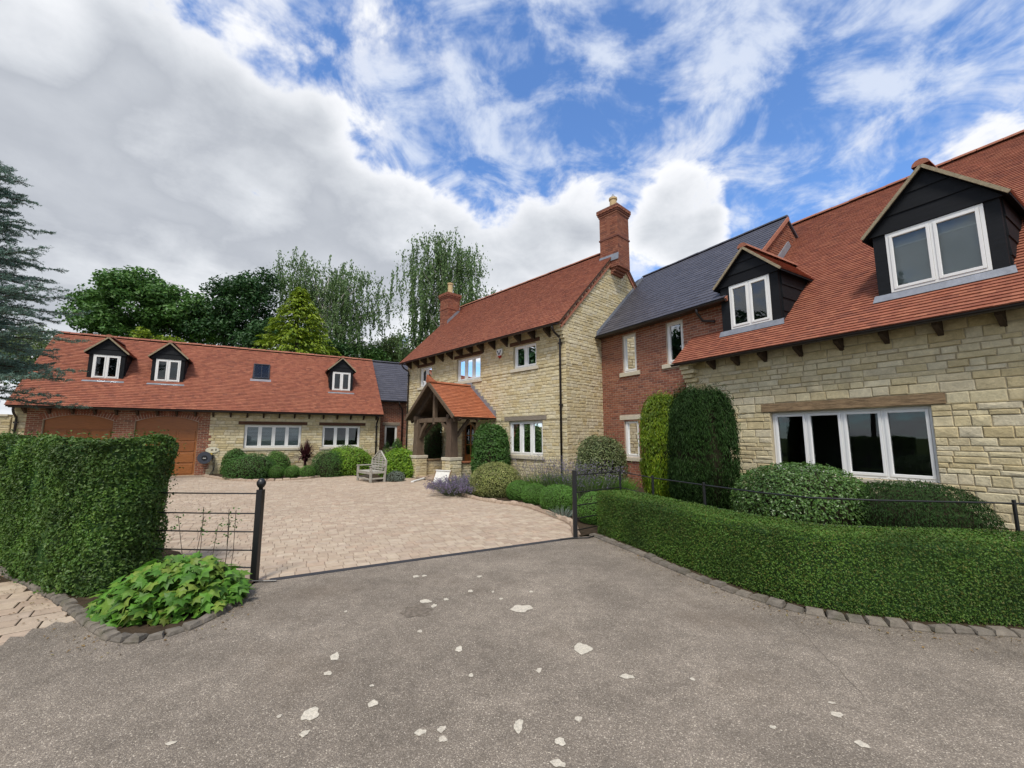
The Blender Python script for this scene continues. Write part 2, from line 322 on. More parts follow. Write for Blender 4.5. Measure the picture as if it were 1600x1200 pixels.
leafmat('lf_mid', [(0.037, 0.104, 0.018), (0.054, 0.136, 0.023), (0.076, 0.168, 0.029), (0.044, 0.112, 0.021)])
leafmat('lf_ball', [(0.064, 0.157, 0.022), (0.090, 0.204, 0.029), (0.076, 0.180, 0.024), (0.118, 0.235, 0.036)])
leafmat('lf_bright', [(0.115, 0.253, 0.020), (0.184, 0.333, 0.025), (0.253, 0.391, 0.030), (0.081, 0.196, 0.020)], .3)
leafmat('lf_lime', [(0.149, 0.230, 0.016), (0.207, 0.287, 0.018), (0.276, 0.356, 0.022), (0.098, 0.172, 0.014)], .3)
leafmat('lf_golden', [(0.145, 0.242, 0.013), (0.217, 0.304, 0.015), (0.073, 0.162, 0.013), (0.276, 0.340, 0.018)])
leafmat('lf_varieg', [(0.176, 0.220, 0.045), (0.330, 0.341, 0.110), (0.110, 0.165, 0.030), (0.418, 0.407, 0.170), (0.143, 0.198, 0.040)])
leafmat('lf_varieg2', [(.10, .145, .045), (.19, .22, .09), (.07, .11, .03), (.26, .28, .13), (.055, .09, .025)])
leafmat('lf_olive', [(.10, .125, .035), (.13, .15, .05), (.085, .105, .03)])
leafmat('lf_purple', [(.050, .012, .016), (.075, .018, .022), (.035, .010, .014), (.10, .03, .03)], .2)
leafmat('lf_lav', [(.18, .14, .24), (.22, .175, .285), (.15, .12, .19), (.25, .21, .31)], .2, .8, .1)
leafmat('lf_lavstem', [(.11, .14, .08), (.14, .16, .10)], .2, .8, .1)
leafmat('lf_maple', [(.085, .215, .022), (.11, .26, .028), (.06, .165, .018), (.15, .27, .034), (.19, .25, .04)], .32, nv=.4, nsc=9)
leafmat('lf_tree', [(0.056, 0.136, 0.029), (0.085, 0.188, 0.040), (0.116, 0.230, 0.046), (0.069, 0.155, 0.031)], .25)
leafmat('lf_tree_dark', [(0.022, 0.063, 0.018), (0.035, 0.093, 0.023), (0.050, 0.117, 0.028)], .2)
leafmat('lf_birch', [(0.086, 0.150, 0.049), (0.119, 0.196, 0.063), (0.151, 0.230, 0.078), (0.069, 0.124, 0.043)], .3)
leafmat('lf_pale', [(.12, .17, .05), (.16, .21, .07), (.09, .14, .04)], .35)
leafmat('lf_cedar', [(0.127, 0.212, 0.161), (0.157, 0.252, 0.194), (0.097, 0.170, 0.130), (0.196, 0.293, 0.230)], .2, .6)
leafmat('lf_grass', [(0.065, 0.156, 0.018), (0.098, 0.208, 0.024), (0.130, 0.247, 0.036)], .3)
leafmat('lf_laurel', [(.06, .135, .022), (.085, .17, .03), (.045, .105, .018), (.12, .20, .045)], .2, .38, .5)
leafmat('lf_litter', [(.16, .10, .045), (.22, .15, .07), (.12, .075, .035), (.25, .21, .09)], .1, .8, .1)
leafmat('lf_silver', [(.16, .20, .16), (.21, .25, .20)], .2)

# ------------------------------------------------------------------ pieces: stones, bricks, tiles, pavers
QB = np.array([(0, 1, 5, 4), (1, 2, 6, 5), (2, 3, 7, 6), (3, 0, 4, 7)])
def stone_tpl(seed, irr=.05, bev=(.035, .09)):
    r = np.random.default_rng(seed); j = lambda a, n=4: r.uniform(-a, a, (n, 2))
    sq = np.array([(-.5, -.5), (.5, -.5), (.5, .5), (-.5, .5)]); k = irr * np.array([.35, .8])
    ring = sq + j(1) * k
    inn = ring * (1 - 2 * np.array(bev)) + j(1) * k * .5
    V = np.zeros((13, 3)); V[:4, 0], V[:4, 2] = ring.T
    V[4:8, 0], V[4:8, 2] = ring.T; V[4:8, 1] = -.55
    V[8:12, 0], V[8:12, 2] = inn.T; V[8:12, 1] = -1 + r.uniform(-.18, .18, 4)
    V[12] = (r.uniform(-.15, .15), -1.05 + r.uniform(-.25, .1), r.uniform(-.15, .15))
    q = np.concatenate([QB, QB + 4]); t = np.array([(8, 9, 12), (9, 10, 12), (10, 11, 12), (11, 8, 12)])
    return V, [q, t]
STONES = [stone_tpl(i) for i in range(8)]
BRICKS = [stone_tpl(50 + i, .012, (.012, .04)) for i in range(3)]
def tile_tpl(seed, wd=.165, ln=.125, th=.024):
    r = np.random.default_rng(seed); x = wd * .4985; c = r.uniform(-.0015, .0015, 4)
    V = np.array([(-x, 0, .006), (x, 0, .006), (x, ln, 0), (-x, ln, 0), (-x, 0 + c[0], .006 + th + c[1]), (x, 0 + c[2], .006 + th + c[3]), (x, ln, .006), (-x, ln, .006)])
    V[:4, 2] -= .004
    return V, [np.array([(4, 5, 6, 7), (0, 1, 5, 4), (1, 2, 6, 5), (3, 0, 4, 7)])]
def paver_tpl(seed):
    V, P = stone_tpl(seed, .03, (.03, .04)); V = V.copy(); V[8:12, 1] = -1 + np.random.default_rng(seed).uniform(-.06, .06, 4); V[12, 1] = -1.02
    return V[:, [0, 2, 1]] * [1, 1, -1], [p[:, ::-1] for p in P]     # lies flat, face up
PAVERS = [paver_tpl(80 + i) for i in range(4)]
def bulk(name, tpls, idx, mats, rnd, mat, parent, kind='stuff', smooth=False):
    """join many pieces (4x4 matrices) into one mesh"""
    Vs, Ps, Rs = [], {}, []; base = 0
    for k, (V, P) in enumerate(tpls):
        sel = np.where(idx == k)[0]
        if not len(sel): continue
        A = mats[sel]; W = np.einsum('nij,kj->nki', A[:, :3, :3], V) + A[:, None, :3, 3]
        n, kk = len(sel), len(V); Vs.append(W.reshape(-1, 3)); Rs.append(np.repeat(rnd[sel], kk))
        for p in P:
            q = (p[None] + (np.arange(n) * kk)[:, None, None] + base).reshape(-1, p.shape[1]); Ps.setdefault(p.shape[1], []).append(q)
        base += n * kk
    if not Vs: return None
    me = mesh_np(name, np.concatenate(Vs), [np.concatenate(v) for v in Ps.values()], np.concatenate(Rs), mat, smooth)
    o = link(name, me, parent)
    if kind: o['kind'] = kind
    return o
TPL_MESH = {}
def lay(tpls, mats, mat, parent, frame, name, stuff, nmax=0, key=None):
    """the nmax pieces that show largest become objects (sharing mesh data), the rest one joined part"""
    n = len(mats)
    if not n: return
    mats = np.asarray(mats, float); idx = rng.integers(0, len(tpls), n); rnd = rng.random(n)
    single = np.zeros(n, bool)
    if nmax:
        c, s, ox, oy = math.cos(frame[2]), math.sin(frame[2]), frame[0], frame[1]
        P = mats[:, :3, 3]; Wp = np.stack([ox + c * P[:, 0] - s * P[:, 1], oy + s * P[:, 0] + c * P[:, 1], P[:, 2]], 1)
        u, v, f = proj(Wp); ok = (f > .3) & (u > 2) & (u < 1598) & (v > 2) & (v < 1198)
        size = np.linalg.norm(mats[:, :3, 0], axis=1) * np.maximum(np.linalg.norm(mats[:, :3, 2], axis=1), .05) if key is None else np.ones(n)
        sc = np.where(ok, size / f ** 2, -1); o = np.argsort(-sc)[:nmax]; single[o[sc[o] > 0]] = True
    for i in np.where(single)[0]:
        k = (name, mat.name, id(tpls), int(idx[i]))
        if k not in TPL_MESH: V, P = tpls[idx[i]]; TPL_MESH[k] = mesh_np(name, V, P, None, mat)
        o = link(name, TPL_MESH[k], parent); o.matrix_basis = Matrix(mats[i].tolist())
    rest = ~single
    if rest.any(): bulk(stuff, tpls, idx[rest], mats[rest], rnd[rest], mat, parent)
class Basis:                       # a wall plane inside a building: origin, along, outward
    def __init__(s, o, ea, en): s.o, s.ea, s.en = np.array(o, float), np.array(ea, float), np.array(en, float)
    def p(s, a, z, n=0.0): q = s.o + s.ea * a + s.en * n; return (q[0], q[1], q[2] + z)
    def m(s, a, z, w_, h, d):
        A = np.eye(4); A[:3, 0] = s.ea * w_; A[:3, 1] = -s.en * d; A[:3, 2] = (0, 0, h); A[:3, 3] = s.p(a, z); return A
FRONT = Basis((0, 0, 0), (1, 0, 0), (0, -1, 0))
def course_rows(z0, z1, breaks, hs):
    bs = sorted({z0, z1, *[b for b in breaks if z0 + .02 < b < z1 - .02]}); out = []
    for a, b in zip(bs[:-1], bs[1:]):
        hh = []
        while not hh or sum(hh) < b - a - .4 * hs[0]: hh.append(random.choice(hs))
        k = (b - a) / sum(hh); z = a
        for h in hh: out.append((z, z + h * k)); z += h * k
    return out
def stonework(B, x0, x1, z0, z1, holes, hs, ls, joint=.013, depth=(.011, .026), lim=None, ragged=None):
    """coursed pieces round openings; holes = (x0,x1,z0,z1)"""
    out = []; brk = [h[2] for h in holes] + [h[3] for h in holes]
    for i, (a, b) in enumerate(course_rows(z0, z1, brk, hs)):
        lo, hi = (x0, x1) if lim is None else lim(b)
        if hi - lo < .08: continue
        free = [(lo, hi)]
        for h in holes:
            if h[2] < b - .005 and h[3] > a + .005:
                g = .0 if ragged is None else random.choice((0, .11))
                h0, h1 = h[0] - (g if len(h) > 4 else 0), h[1] + (g if len(h) > 4 else 0)
                free = [q for f0, f1 in free for q in ((f0, min(f1, h0)), (max(f0, h1), f1)) if q[1] - q[0] > .03]
        for f0, f1 in free:
            x = f0
            first = True
            while x < f1 - .01:
                L_ = random.uniform(*ls) * (random.uniform(.4, 1) if first else 1); first = False
                if f1 - (x + L_) < ls[0] * .55: L_ = f1 - x
                out.append(B.m(x + L_ / 2, (a + b) / 2, L_ - joint, b - a - joint, random.uniform(*depth))); x += L_
    return np.array(out)
def brickwork(B, x0, x1, z0, z1, holes, lim=None, ln=.225, h=.075, depth=(.006, .010)):
    out = []; nr = max(1, round((z1 - z0) / h)); h = (z1 - z0) / nr
    for i in range(nr):
        a, b = z0 + i * h, z0 + (i + 1) * h
        lo, hi = (x0, x1) if lim is None else lim(b)
        free = [(lo, hi)]
        for q in holes:
            if q[2] < (a + b) / 2 < q[3]: free = [w2 for f0, f1 in free for w2 in ((f0, min(f1, q[0])), (max(f0, q[1]), f1)) if w2[1] - w2[0] > .02]
        for f0, f1 in free:
            x = math.floor(f0 / ln) * ln - (ln / 2 if i % 2 else 0)
            while x < f1:
                p, q = max(x, f0), min(x + ln, f1)
                if q - p > .02: out.append(B.m((p + q) / 2, (a + b) / 2, q - p - .014, h - .014, random.uniform(*depth)))
                x += ln
    return np.array(out)
def wall_sheet(name, B, x0, x1, z0, z1, holes, mat, parent, reveal=.16):
    xs = sorted({x0, x1, *[h[0] for h in holes], *[h[1] for h in holes]}); zs = sorted({z0, z1, *[h[2] for h in holes], *[h[3] for h in holes]})
    m = MB(); flip = np.cross(B.ea, (0, 0, 1)) @ B.en < 0
    def quad(ps): m.add(ps, [(0, 1, 2, 3)] if not flip else [(3, 2, 1, 0)], .5)
    for a, b in zip(xs[:-1], xs[1:]):
        for c, d in zip(zs[:-1], zs[1:]):
            if any(h[0] <= a + 1e-6 and h[1] >= b - 1e-6 and h[2] <= c + 1e-6 and h[3] >= d - 1e-6 for h in holes): continue
            quad([B.p(a, c), B.p(b, c), B.p(b, d), B.p(a, d)])
    for h in holes:
        a, b, c, d = h[:4]; r = -reveal
        quad([B.p(a, c), B.p(a, d), B.p(a, d, r), B.p(a, c, r)]); quad([B.p(b, d), B.p(b, c), B.p(b, c, r), B.p(b, d, r)])
        quad([B.p(a, d), B.p(b, d), B.p(b, d, r), B.p(a, d, r)]); quad([B.p(b, c), B.p(a, c), B.p(a, c, r), B.p(b, c, r)])
    return m.build(name, mat, parent)
def roof_pieces(x0, x1, ye, ze, pitch, length, tw, gauge, y_sign=1, skip=None, wave=.004):
    """matrices of tiles laid up a slope rising towards +y (y_sign 1) or -y"""
    ct, st = math.cos(pitch), math.sin(pitch); out = []
    rows_ = int(length / gauge); cols = max(1, round((x1 - x0) / tw)); tw2 = (x1 - x0) / cols
    for i in range(rows_):
        s = i * gauge; n = cols if i % 2 == 0 else cols + 1; ph = random.uniform(0, 6); rowj = random.uniform(-.004, .004)
        for k in range(n):
            if i % 2 == 0: a, b = x0 + k * tw2, x0 + (k + 1) * tw2
            else: a, b = max(x0, x0 + (k - .5) * tw2), min(x1, x0 + (k + .5) * tw2)
            xc = (a + b) / 2; y_, z_ = ye + y_sign * s * ct, ze + s * st
            if skip and skip(xc, y_, z_): continue
            sj = random.uniform(-.002, .002) + rowj + wave * math.sin(xc * 1.3 + ph); nj = random.uniform(-.001, .002)
            rot = random.uniform(-.006, .006)
            ex = np.array((1, y_sign * rot * ct, rot * st)); es = np.array((-rot, y_sign * ct, st)); en = np.array((0, -y_sign * st, ct))
            if y_sign < 0: ex = -ex; es[0] = rot
            A = np.eye(4); A[:3, 0] = ex * ((b - a) / tw); A[:3, 1] = es; A[:3, 2] = en
            A[:3, 3] = np.array((xc, y_, z_)) + es * sj + en * nj; out.append(A)
    return out
TILES = [tile_tpl(20 + i) for i in range(5)]
SLATES = [tile_tpl(30 + i, .25, .23, .013) for i in range(4)]
def roof_slab(name, x0, x1, ye, ze, yr, pitch, mat, parent, th=.07, back=True):
    t = math.tan(pitch); zr = ze + (yr - ye) * t; m = MB()
    yb = 2 * yr - ye
    pts = [(ye, ze), (yr, zr), (yb, ze)] if back else [(ye, ze), (yr, zr)]
    for (ya, za), (yb_, zb) in zip(pts[:-1], pts[1:]):
        m.add([(x0, ya, za), (x1, ya, za), (x1, yb_, zb), (x0, yb_, zb), (x0, ya, za - th), (x1, ya, za - th), (x1, yb_, zb - th), (x0, yb_, zb - th)],
              [(0, 1, 2, 3), (7, 6, 5, 4), (0, 4, 5, 1), (3, 2, 6, 7), (0, 3, 7, 4), (1, 5, 6, 2)], .5)
    return m.build(name, mat, parent), zr
def ridge_tiles(parent, x0, x1, y, z, mat, seg=.32, rad=.105, name='ridge_tile'):
    n = max(1, round((x1 - x0) / seg)); L_ = (x1 - x0) / n; m = MB()
    V, Fs = [], []
    for xx in (0, 1):
        for k in range(7):
            a = math.pi * (k / 6); V.append((xx * (L_ - .012), -math.cos(a) * rad, math.sin(a) * rad * .78))
    for k in range(6): Fs.append((k, k + 1, k + 8, k + 7))
    Fs += [tuple(range(7))[::-1], tuple(range(7, 14))]
    m.add(V, Fs, 0.0); me = m.mesh(name, mat)
    for i in range(n):
        o = link(name, me, parent); o.location = (x0 + i * L_ + .006, y, z + random.uniform(-.006, .006) - .03); o.rotation_euler = (0, random.uniform(-.01, .01), random.uniform(-.01, .01))
def window(parent, B, x0, x1, z0, z1, n, rec=.075, fw=.052, sw=.046, blind=None, room=True, mat='white', dp=.07):
    """casement: outer frame with mullions > sash, pane, dim room behind"""
    W_ = x1 - x0; e = .004
    def bx(m, a, b, c, d, n0, n1, r=.5):
        ps = [B.p(a, c, n0), B.p(b, c, n0), B.p(b, d, n0), B.p(a, d, n0), B.p(a, c, n1), B.p(b, c, n1), B.p(b, d, n1), B.p(a, d, n1)]
        m.add(ps, [(0, 1, 2, 3), (7, 6, 5, 4), (0, 4, 5, 1), (1, 5, 6, 2), (2, 6, 7, 3), (3, 7, 4, 0)], r)
    n1, n0 = -rec, -rec - dp
    fr = MB()
    bx(fr, x0 + e, x0 + fw, z0 + e, z1 - e, n0, n1); bx(fr, x1 - fw, x1 - e, z0 + e, z1 - e, n0, n1)
    bx(fr, x0 + fw, x1 - fw, z0 + e, z0 + fw, n0, n1); bx(fr, x0 + fw, x1 - fw, z1 - fw, z1 - e, n0, n1)
    lw = (W_ - 2 * fw) / n
    for i in range(1, n): xm = x0 + fw + i * lw; bx(fr, xm - .022, xm + .022, z0 + fw, z1 - fw, n0, n1)
    f = fr.build('window', M_[mat], parent, bevel=.004)
    for i in range(n):
        a = x0 + fw + i * lw + (.024 if i else .003); b = x0 + fw + (i + 1) * lw - (.024 if i < n - 1 else .003); c, d = z0 + fw + .003, z1 - fw - .003
        s = MB(); o0, o1 = n0 + .01, n1 + .012
        bx(s, a, a + sw, c, d, o0, o1); bx(s, b - sw, b, c, d, o0, o1); bx(s, a + sw, b - sw, c, c + sw * 1.15, o0, o1); bx(s, a + sw, b - sw, d - sw, d, o0, o1)
        s.build('sash', M_[mat], f, bevel=.004)
        g = MB(); bx(g, a + sw - .004, b - sw + .004, c + sw - .004, d - sw + .004, n0 + .030, n0 + .036); g.build('pane', M_['glass'], f)
    if blind == 'slats':
        z = z0 + .09
        while z < z1 - .08:
            s = MB(); s.add([B.p(x0 + .06, z, n0 - .02), B.p(x1 - .06, z, n0 - .02), B.p(x1 - .06, z + .05, n0 - .045), B.p(x0 + .06, z + .05, n0 - .045)], [(0, 1, 2, 3)])
            o = s.build('blind_slat', M_['blind'], f); so_ = o.modifiers.new('solid', 'SOLIDIFY'); so_.thickness = .003; z += .062
    if blind == 'curtain':
        for a, b in ((x0 + .05, x0 + W_ * .30), (x0 + W_ * .40, x0 + W_ * .60), (x0 + W_ * .70, x1 - .05)):
            s = MB(); k = 14; V = []
            for i in range(k + 1):
                t = i / k; nn = n0 - .05 + .025 * math.sin(i * 1.7); V += [B.p(a + (b - a) * t, z0 + .04, nn), B.p(a + (b - a) * t, z1 - .04, nn)]
            s.add(V, [(2 * i, 2 * i + 2, 2 * i + 3, 2 * i + 1) for i in range(k)]); o = s.build('curtain', M_['curtain'], f, smooth=True)
            so_ = o.modifiers.new('solid', 'SOLIDIFY'); so_.thickness = .006
    if blind == 'roller':
        s = MB(); bx(s, x0 + .05, x1 - .05, z0 + (z1 - z0) * .02, z1 - .04, n0 - .09, n0 - .085); s.build('roller_blind', M_['blind'], f)
        s = MB(); bx(s, x0 + .05, x1 - .05, z1 - (z1 - z0) * .24, z1 - (z1 - z0) * .24 + .03, n0 - .084, n0 - .075); s.build('blind_rail', M_['white'], f)
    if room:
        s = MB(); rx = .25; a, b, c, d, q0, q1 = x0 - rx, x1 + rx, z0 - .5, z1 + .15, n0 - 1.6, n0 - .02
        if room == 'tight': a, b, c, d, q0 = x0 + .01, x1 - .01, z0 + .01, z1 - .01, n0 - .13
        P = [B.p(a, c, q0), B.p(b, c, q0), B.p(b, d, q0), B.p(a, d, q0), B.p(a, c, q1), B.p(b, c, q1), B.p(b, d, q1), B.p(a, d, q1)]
        s.add(P, [(0, 1, 2, 3), (0, 4, 5, 1), (1, 5, 6, 2), (2, 6, 7, 3), (3, 7, 4, 0)], .5); s.build('room', M_['black_board' if room == 'tight' else 'room'], f)  # shallow dormer box: a deep room's darkness is put into its black colour
    return f
def beam(name, B, x0, x1, z0, z1, mat, parent, n0=-.05, n1=.04, bevel=.006):
    m = MB(); ps = [B.p(x0, z0, n0), B.p(x1, z0, n0), B.p(x1, z1, n0), B.p(x0, z1, n0), B.p(x0, z0, n1), B.p(x1, z0, n1), B.p(x1, z1, n1), B.p(x0, z1, n1)]
    m.add(ps, [(0, 1, 2, 3), (7, 6, 5, 4), (0, 4, 5, 1), (1, 5, 6, 2), (2, 6, 7, 3), (3, 7, 4, 0)]); return m.build(name, M_[mat], parent, bevel=bevel)
def gutter(parent, x0, x1, y, z, r=.055):
    m = MB(); V, Fs = [], []; k = 8
    for xx in (x0, x1):
        for i in range(k + 1): a = math.pi * (1 + i / k); V.append((xx, y + r * math.cos(a), z + r * math.sin(a)))
        for i in range(k + 1): a = math.pi * (2 - i / k); V.append((xx, y + r * .86 * math.cos(a), z + r * .86 * math.sin(a)))
    n = 2 * (k + 1)
    for i in range(n): Fs.append((i, (i + 1) % n, n + (i + 1) % n, n + i))
    Fs += [tuple(range(n))[::-1], tuple(range(n, 2 * n))]
    m.add(V, Fs, .5); return m.build('gutter', M_['gutter'], parent)
def downpipe(parent, x, y_eave, z_eave, z_low=0.02, r=.036, yw=-.075):
    m = MB(); pts = [(x, y_eave, z_eave), (x, y_eave, z_eave - .10), (x, y_eave * .75 + yw * .25, z_eave - .22), (x, yw - .01, z_eave - .36), (x, yw, z_eave - .46), (x, yw, z_low)]
    m.tube(pts, r, 10); p = m.build('downpipe', M_['gutter'], parent, smooth=True)
    for z in (z_eave - .55, (z_eave + z_low) / 2): k = MB(); k.box(x - .06, x + .06, yw - .045, -.02, z - .02, z + .02); k.build('bracket', M_['gutter'], p)
    return p
def rafter_feet(parent, xs, ye, ze, zb, mat='oak_dark', wd=.075):
    m = MB(); a, b = 0, wd; t = .9
    pts = [(-wd / 2, ye + .06, ze - .07), (-wd / 2, ye + .06, ze - .13), (-wd / 2, -.002, zb), (-wd / 2, -.002, ze + t * (-.002 - ye) - .09)]
    m.extr(pts, (wd, 0, 0)); me = m.mesh('rafter_foot', M_[mat])
    for x in xs: o = link('rafter_foot', me, parent); o.location = (x, 0, 0)
def dormer(house, cx, y0, w_, zb, ze, za, roof_pitch, rz0, boards_n, win, frame, ntile=0, tmat='tile', blind=None, ov=.13):
    """gabled dormer: front at local y0, width w_, sill zb, eaves ze, apex za; runs back into the main slope"""
    h = w_ / 2; tp = math.tan(roof_pitch)
    yat = lambda z: rz0[0] + (z - rz0[1]) / tp          # where the main slope reaches height z
    yb = yat(ze); yr = yat(za)
    m = MB()                                             # body: corner posts, cheeks and the boarded front behind the planks
    x0, x1 = cx - h, cx + h
    wx0, wx1, wz0, wz1 = win
    m.box(x0, wx0 - .004, y0, y0 + .10, zb - .25, ze); m.box(wx1 + .004, x1, y0, y0 + .10, zb - .25, ze)
    m.box(wx0 - .004, wx1 + .004, y0, y0 + .10, wz1 + .003, ze); m.box(wx0 - .004, wx1 + .004, y0, y0 + .10, zb - .25, wz0 - .003)
    for xa, xb in ((x0, x0 + .05), (x1 - .05, x1)):
        m.add([(xa, y0 + .1, zb - .25), (xb, y0 + .1, zb - .25), (xb, yb + .2, ze), (xa, yb + .2, ze), (xa, y0 + .1, ze), (xb, y0 + .1, ze)],
              [(0, 4, 3), (1, 2, 5), (0, 3, 2, 1), (4, 5, 2, 3)])
    m.extr([(x0, y0 + .02, ze), (x1, y0 + .02, ze), (cx, y0 + .02, za - .10)], (0, .08, 0))
    d = m.build('dormer', M_['black_board'], house)
    fz = zb + .02
    # gable planks
    zg0, zg1 = max(wz1 + .005, ze - .10), za - .11
    for i in range(boards_n):
        a, b = zg0 + (zg1 - zg0) * i / boards_n, zg0 + (zg1 - zg0) * (i + 1) / boards_n
        wa = (h + .05) * min(1, max(0, (zg1 - a) / (zg1 - ze))); wb = (h + .05) * min(1, max(0, (zg1 - b) / (zg1 - ze)))
        k = MB(); V = [(cx - wa, y0 - .034, a), (cx + wa, y0 - .034, a), (cx + wb, y0 - .016, b + .012), (cx - wb, y0 - .016, b + .012)]
        k.extr(V, (0, .03, 0)); k.build('board', M_['black_board'], d)
    # cheek planks, both sides
    nb = 4
    for sx in (-1, 1):
        X = cx + sx * h
        for i in range(nb):
            a, b = zb - .1 + (ze - zb + .1) * i / nb, zb - .1 + (ze - zb + .1) * (i + 1) / nb
            ya, yb2 = max(yat(a), y0 + .12), max(yat(b), y0 + .13)
            k = MB(); V = [(X + sx * .032, y0 + .11, a), (X + sx * .032, ya + .03, a), (X + sx * .012, yb2 + .03, b + .015), (X + sx * .012, y0 + .11, b + .015)]
            k.extr(V, (-sx * .03, 0, 0)); k.build('cheek_board', M_['black_board'], d)
    f = window(d, Basis((0, y0, 0), (1, 0, 0), (0, -1, 0)), wx0, wx1, wz0, wz1, 2, rec=-.012, dp=.06, room='tight', blind=blind)
    for ch in list(f.children): ch.parent = d
    f.name = 'window_frame'
    # lead apron
    k = MB(); ya = yat(zb - .12)
    k.add([(x0 - .06, y0 - .02, zb + .01), (x1 + .06, y0 - .02, zb + .01), (x1 + .08, yat(zb - .13) - .05, zb - .13 + .01), (x0 - .08, yat(zb - .13) - .05, zb - .13 + .01)], [(0, 1, 2, 3)])
    k.add([(x0 - .06, y0 - .02, zb + .01), (x1 + .06, y0 - .02, zb + .01), (x1 + .06, y0 + .02, zb + .03), (x0 - .06, y0 + .02, zb + .03)], [(3, 2, 1, 0)])
    o = k.build('lead_apron', M_['lead'], d); sm = o.modifiers.new('solid', 'SOLIDIFY'); sm.thickness = .012; sm.offset = 1
    # little roof: two slopes
    hw = h + ov; zo = ze - .02; th = .05; run = hw
    pitch = math.atan2(za - .05 - zo, run); yf = y0 - .10
    for sx in (-1, 1):
        yb_e, yb_r = yat(zo) + .25, yat(za) + .12
        k = MB(); xe = cx + sx * hw
        k.add([(xe, yf, zo), (xe, yb_e, zo), (cx, yb_r, za - .05), (cx, yf, za - .05), (xe, yf, zo - th), (xe, yb_e, zo - th), (cx, yb_r, za - .05 - th), (cx, yf, za - .05 - th)],
              [(0, 1, 2, 3), (7, 6, 5, 4), (0, 4, 5, 1), (1, 5, 6, 2), (2, 6, 7, 3), (3, 7, 4, 0)])
        k.build('roof_slope', M_['black_board'], d)
        sl_ = run / math.cos(pitch); mats = []; gz = .1; rows_ = int(sl_ / gz)
        for i in range(rows_ + 1):
            s = i * gz; z_ = zo + s * math.sin(pitch); xx = cx + sx * (hw - s * math.cos(pitch))
            ymax = yat(z_) + .04; y_ = yf - .02 + (.08 if i % 2 else 0)
            while y_ < ymax:
                ex = np.array((0, sx, 0.)); es = np.array((-sx * math.cos(pitch), 0, math.sin(pitch))); en = np.array((sx * math.sin(pitch), 0, math.cos(pitch)))
                A = np.eye(4); A[:3, 0] = ex; A[:3, 1] = es; A[:3, 2] = en; A[:3, 3] = np.array((xx, y_ + .08, z_)) + en * random.uniform(0, .004); mats.append(A); y_ += .165
        lay(TILES, mats, M_[tmat], d, frame, 'tile', 'tiling', ntile)
        # mortar bedding at the verge
        k = MB(); k.bar((xe, yf - .012, zo - .005), (cx - sx * .0, yf - .012, za - .05), .035, .055, (0, 0, 1)); k.build('verge', M_['verge_mortar'], d)
    # ridge
    L_ = yat(za) + .1 - yf; n = max(1, round(L_ / .33))
    for i in range(n):
        k = MB(); V, Fs = [], []
        ya_, yb_ = yf - .03 + L_ * i / n, yf - .03 + L_ * (i + 1) / n - .01
        for yy in (ya_, yb_):
            for q in range(7): a = math.pi * q / 6; V.append((cx - math.cos(a) * .125, yy, za - .045 + math.sin(a) * .115))
        for q in range(6): Fs.append((q + 7, q + 8, q + 1, q))
        Fs += [tuple(range(7)), tuple(range(7, 14))[::-1]]
        k.add(V, Fs); k.build('ridge_tile', M_['ridge'], d)
    return d

# ------------------------------------------------------------------ frames of the buildings
def frame_of(rz, c): a = R(rz); return (-math.sin(a) * c, math.cos(a) * c, a)
FW, FL, FM, FG = frame_of(-59.5, 9.75), frame_of(-59.5, 10.3), frame_of(-47, 10.45), frame_of(30.5, 22.0)
def to_world(f, x, y, z=0): c, s = math.cos(f[2]), math.sin(f[2]); return Vector((f[0] + c * x - s * y, f[1] + s * x + c * y, z))
# ================================================================== GROUND
def sheet(name, poly, z, mat, kind='structure', th=None):
    m = MB(); m.add([(p[0], p[1], z) for p in poly], [tuple(range(len(poly)))], .5); o = m.build(name, mat); o['kind'] = kind; return o
sheet('ground', [(-400, -120), (400, -120), (400, 600), (-400, 600)], -.06, M_['ground'])
GL, GR = Vector((-2.80, 4.87, 0)), Vector((1.00, 6.87, 0))
road_poly = [(-30, -30), (40, -30), (40, 1.5), (9, 2.6)] + [tuple(at(u, v).xy) for u, v in ((1600, 992), (1450, 984), (1300, 966), (1200, 944), (1080, 902), (1000, 868), (925, 838), (899, 838))] + \
            [(GR.x, GR.y), (GL.x, GL.y)] + [tuple(at(u, v).xy) for u, v in ((375, 920), (330, 925), (200, 940), (150, 960))] + \
            [tuple(at(u + random.uniform(-5, 5), v + random.uniform(-2.5, 2.5)).xy) for u, v in ((136, 966), (122, 969), (104, 974), (92, 971), (74, 982), (55, 984), (38, 993), (20, 996), (2, 1006), (-30, 1014), (-90, 1036), (-200, 1075), (-320, 1110))] + [(-30, 2.2)]
sheet('road', road_poly, 0.0, M_['tarmac'])
ROAD = bpy.data.objects['road']
bed_r = [at(u, v).xy for u, v in ((899, 833), (893, 819), (862, 806), (830, 794), (800, 788), (770, 785), (735, 778), (716, 772))]
drive_poly = [GL.xy, GR.xy] + bed_r + [to_world(FM, -12.1, -2.1).xy, to_world(FM, -15.3, -2.0).xy] + [at(u, v).xy for u, v in ((600, 750), (560, 744), (530, 741), (500, 745), (470, 748), (400, 751), (350, 748), (322, 743))] + \
             [to_world(FG, -1.9, .1).xy, to_world(FG, -9.5, .1).xy, Vector((-17.0, 11.0)), Vector((-9.0, 8.0)), Vector((-4.6, 5.9)), Vector((-3.6, 5.0))]
sheet('driveway', [tuple(p) for p in drive_poly], -.006, M_['paver_joint'])
DRIVE = bpy.data.objects['driveway']
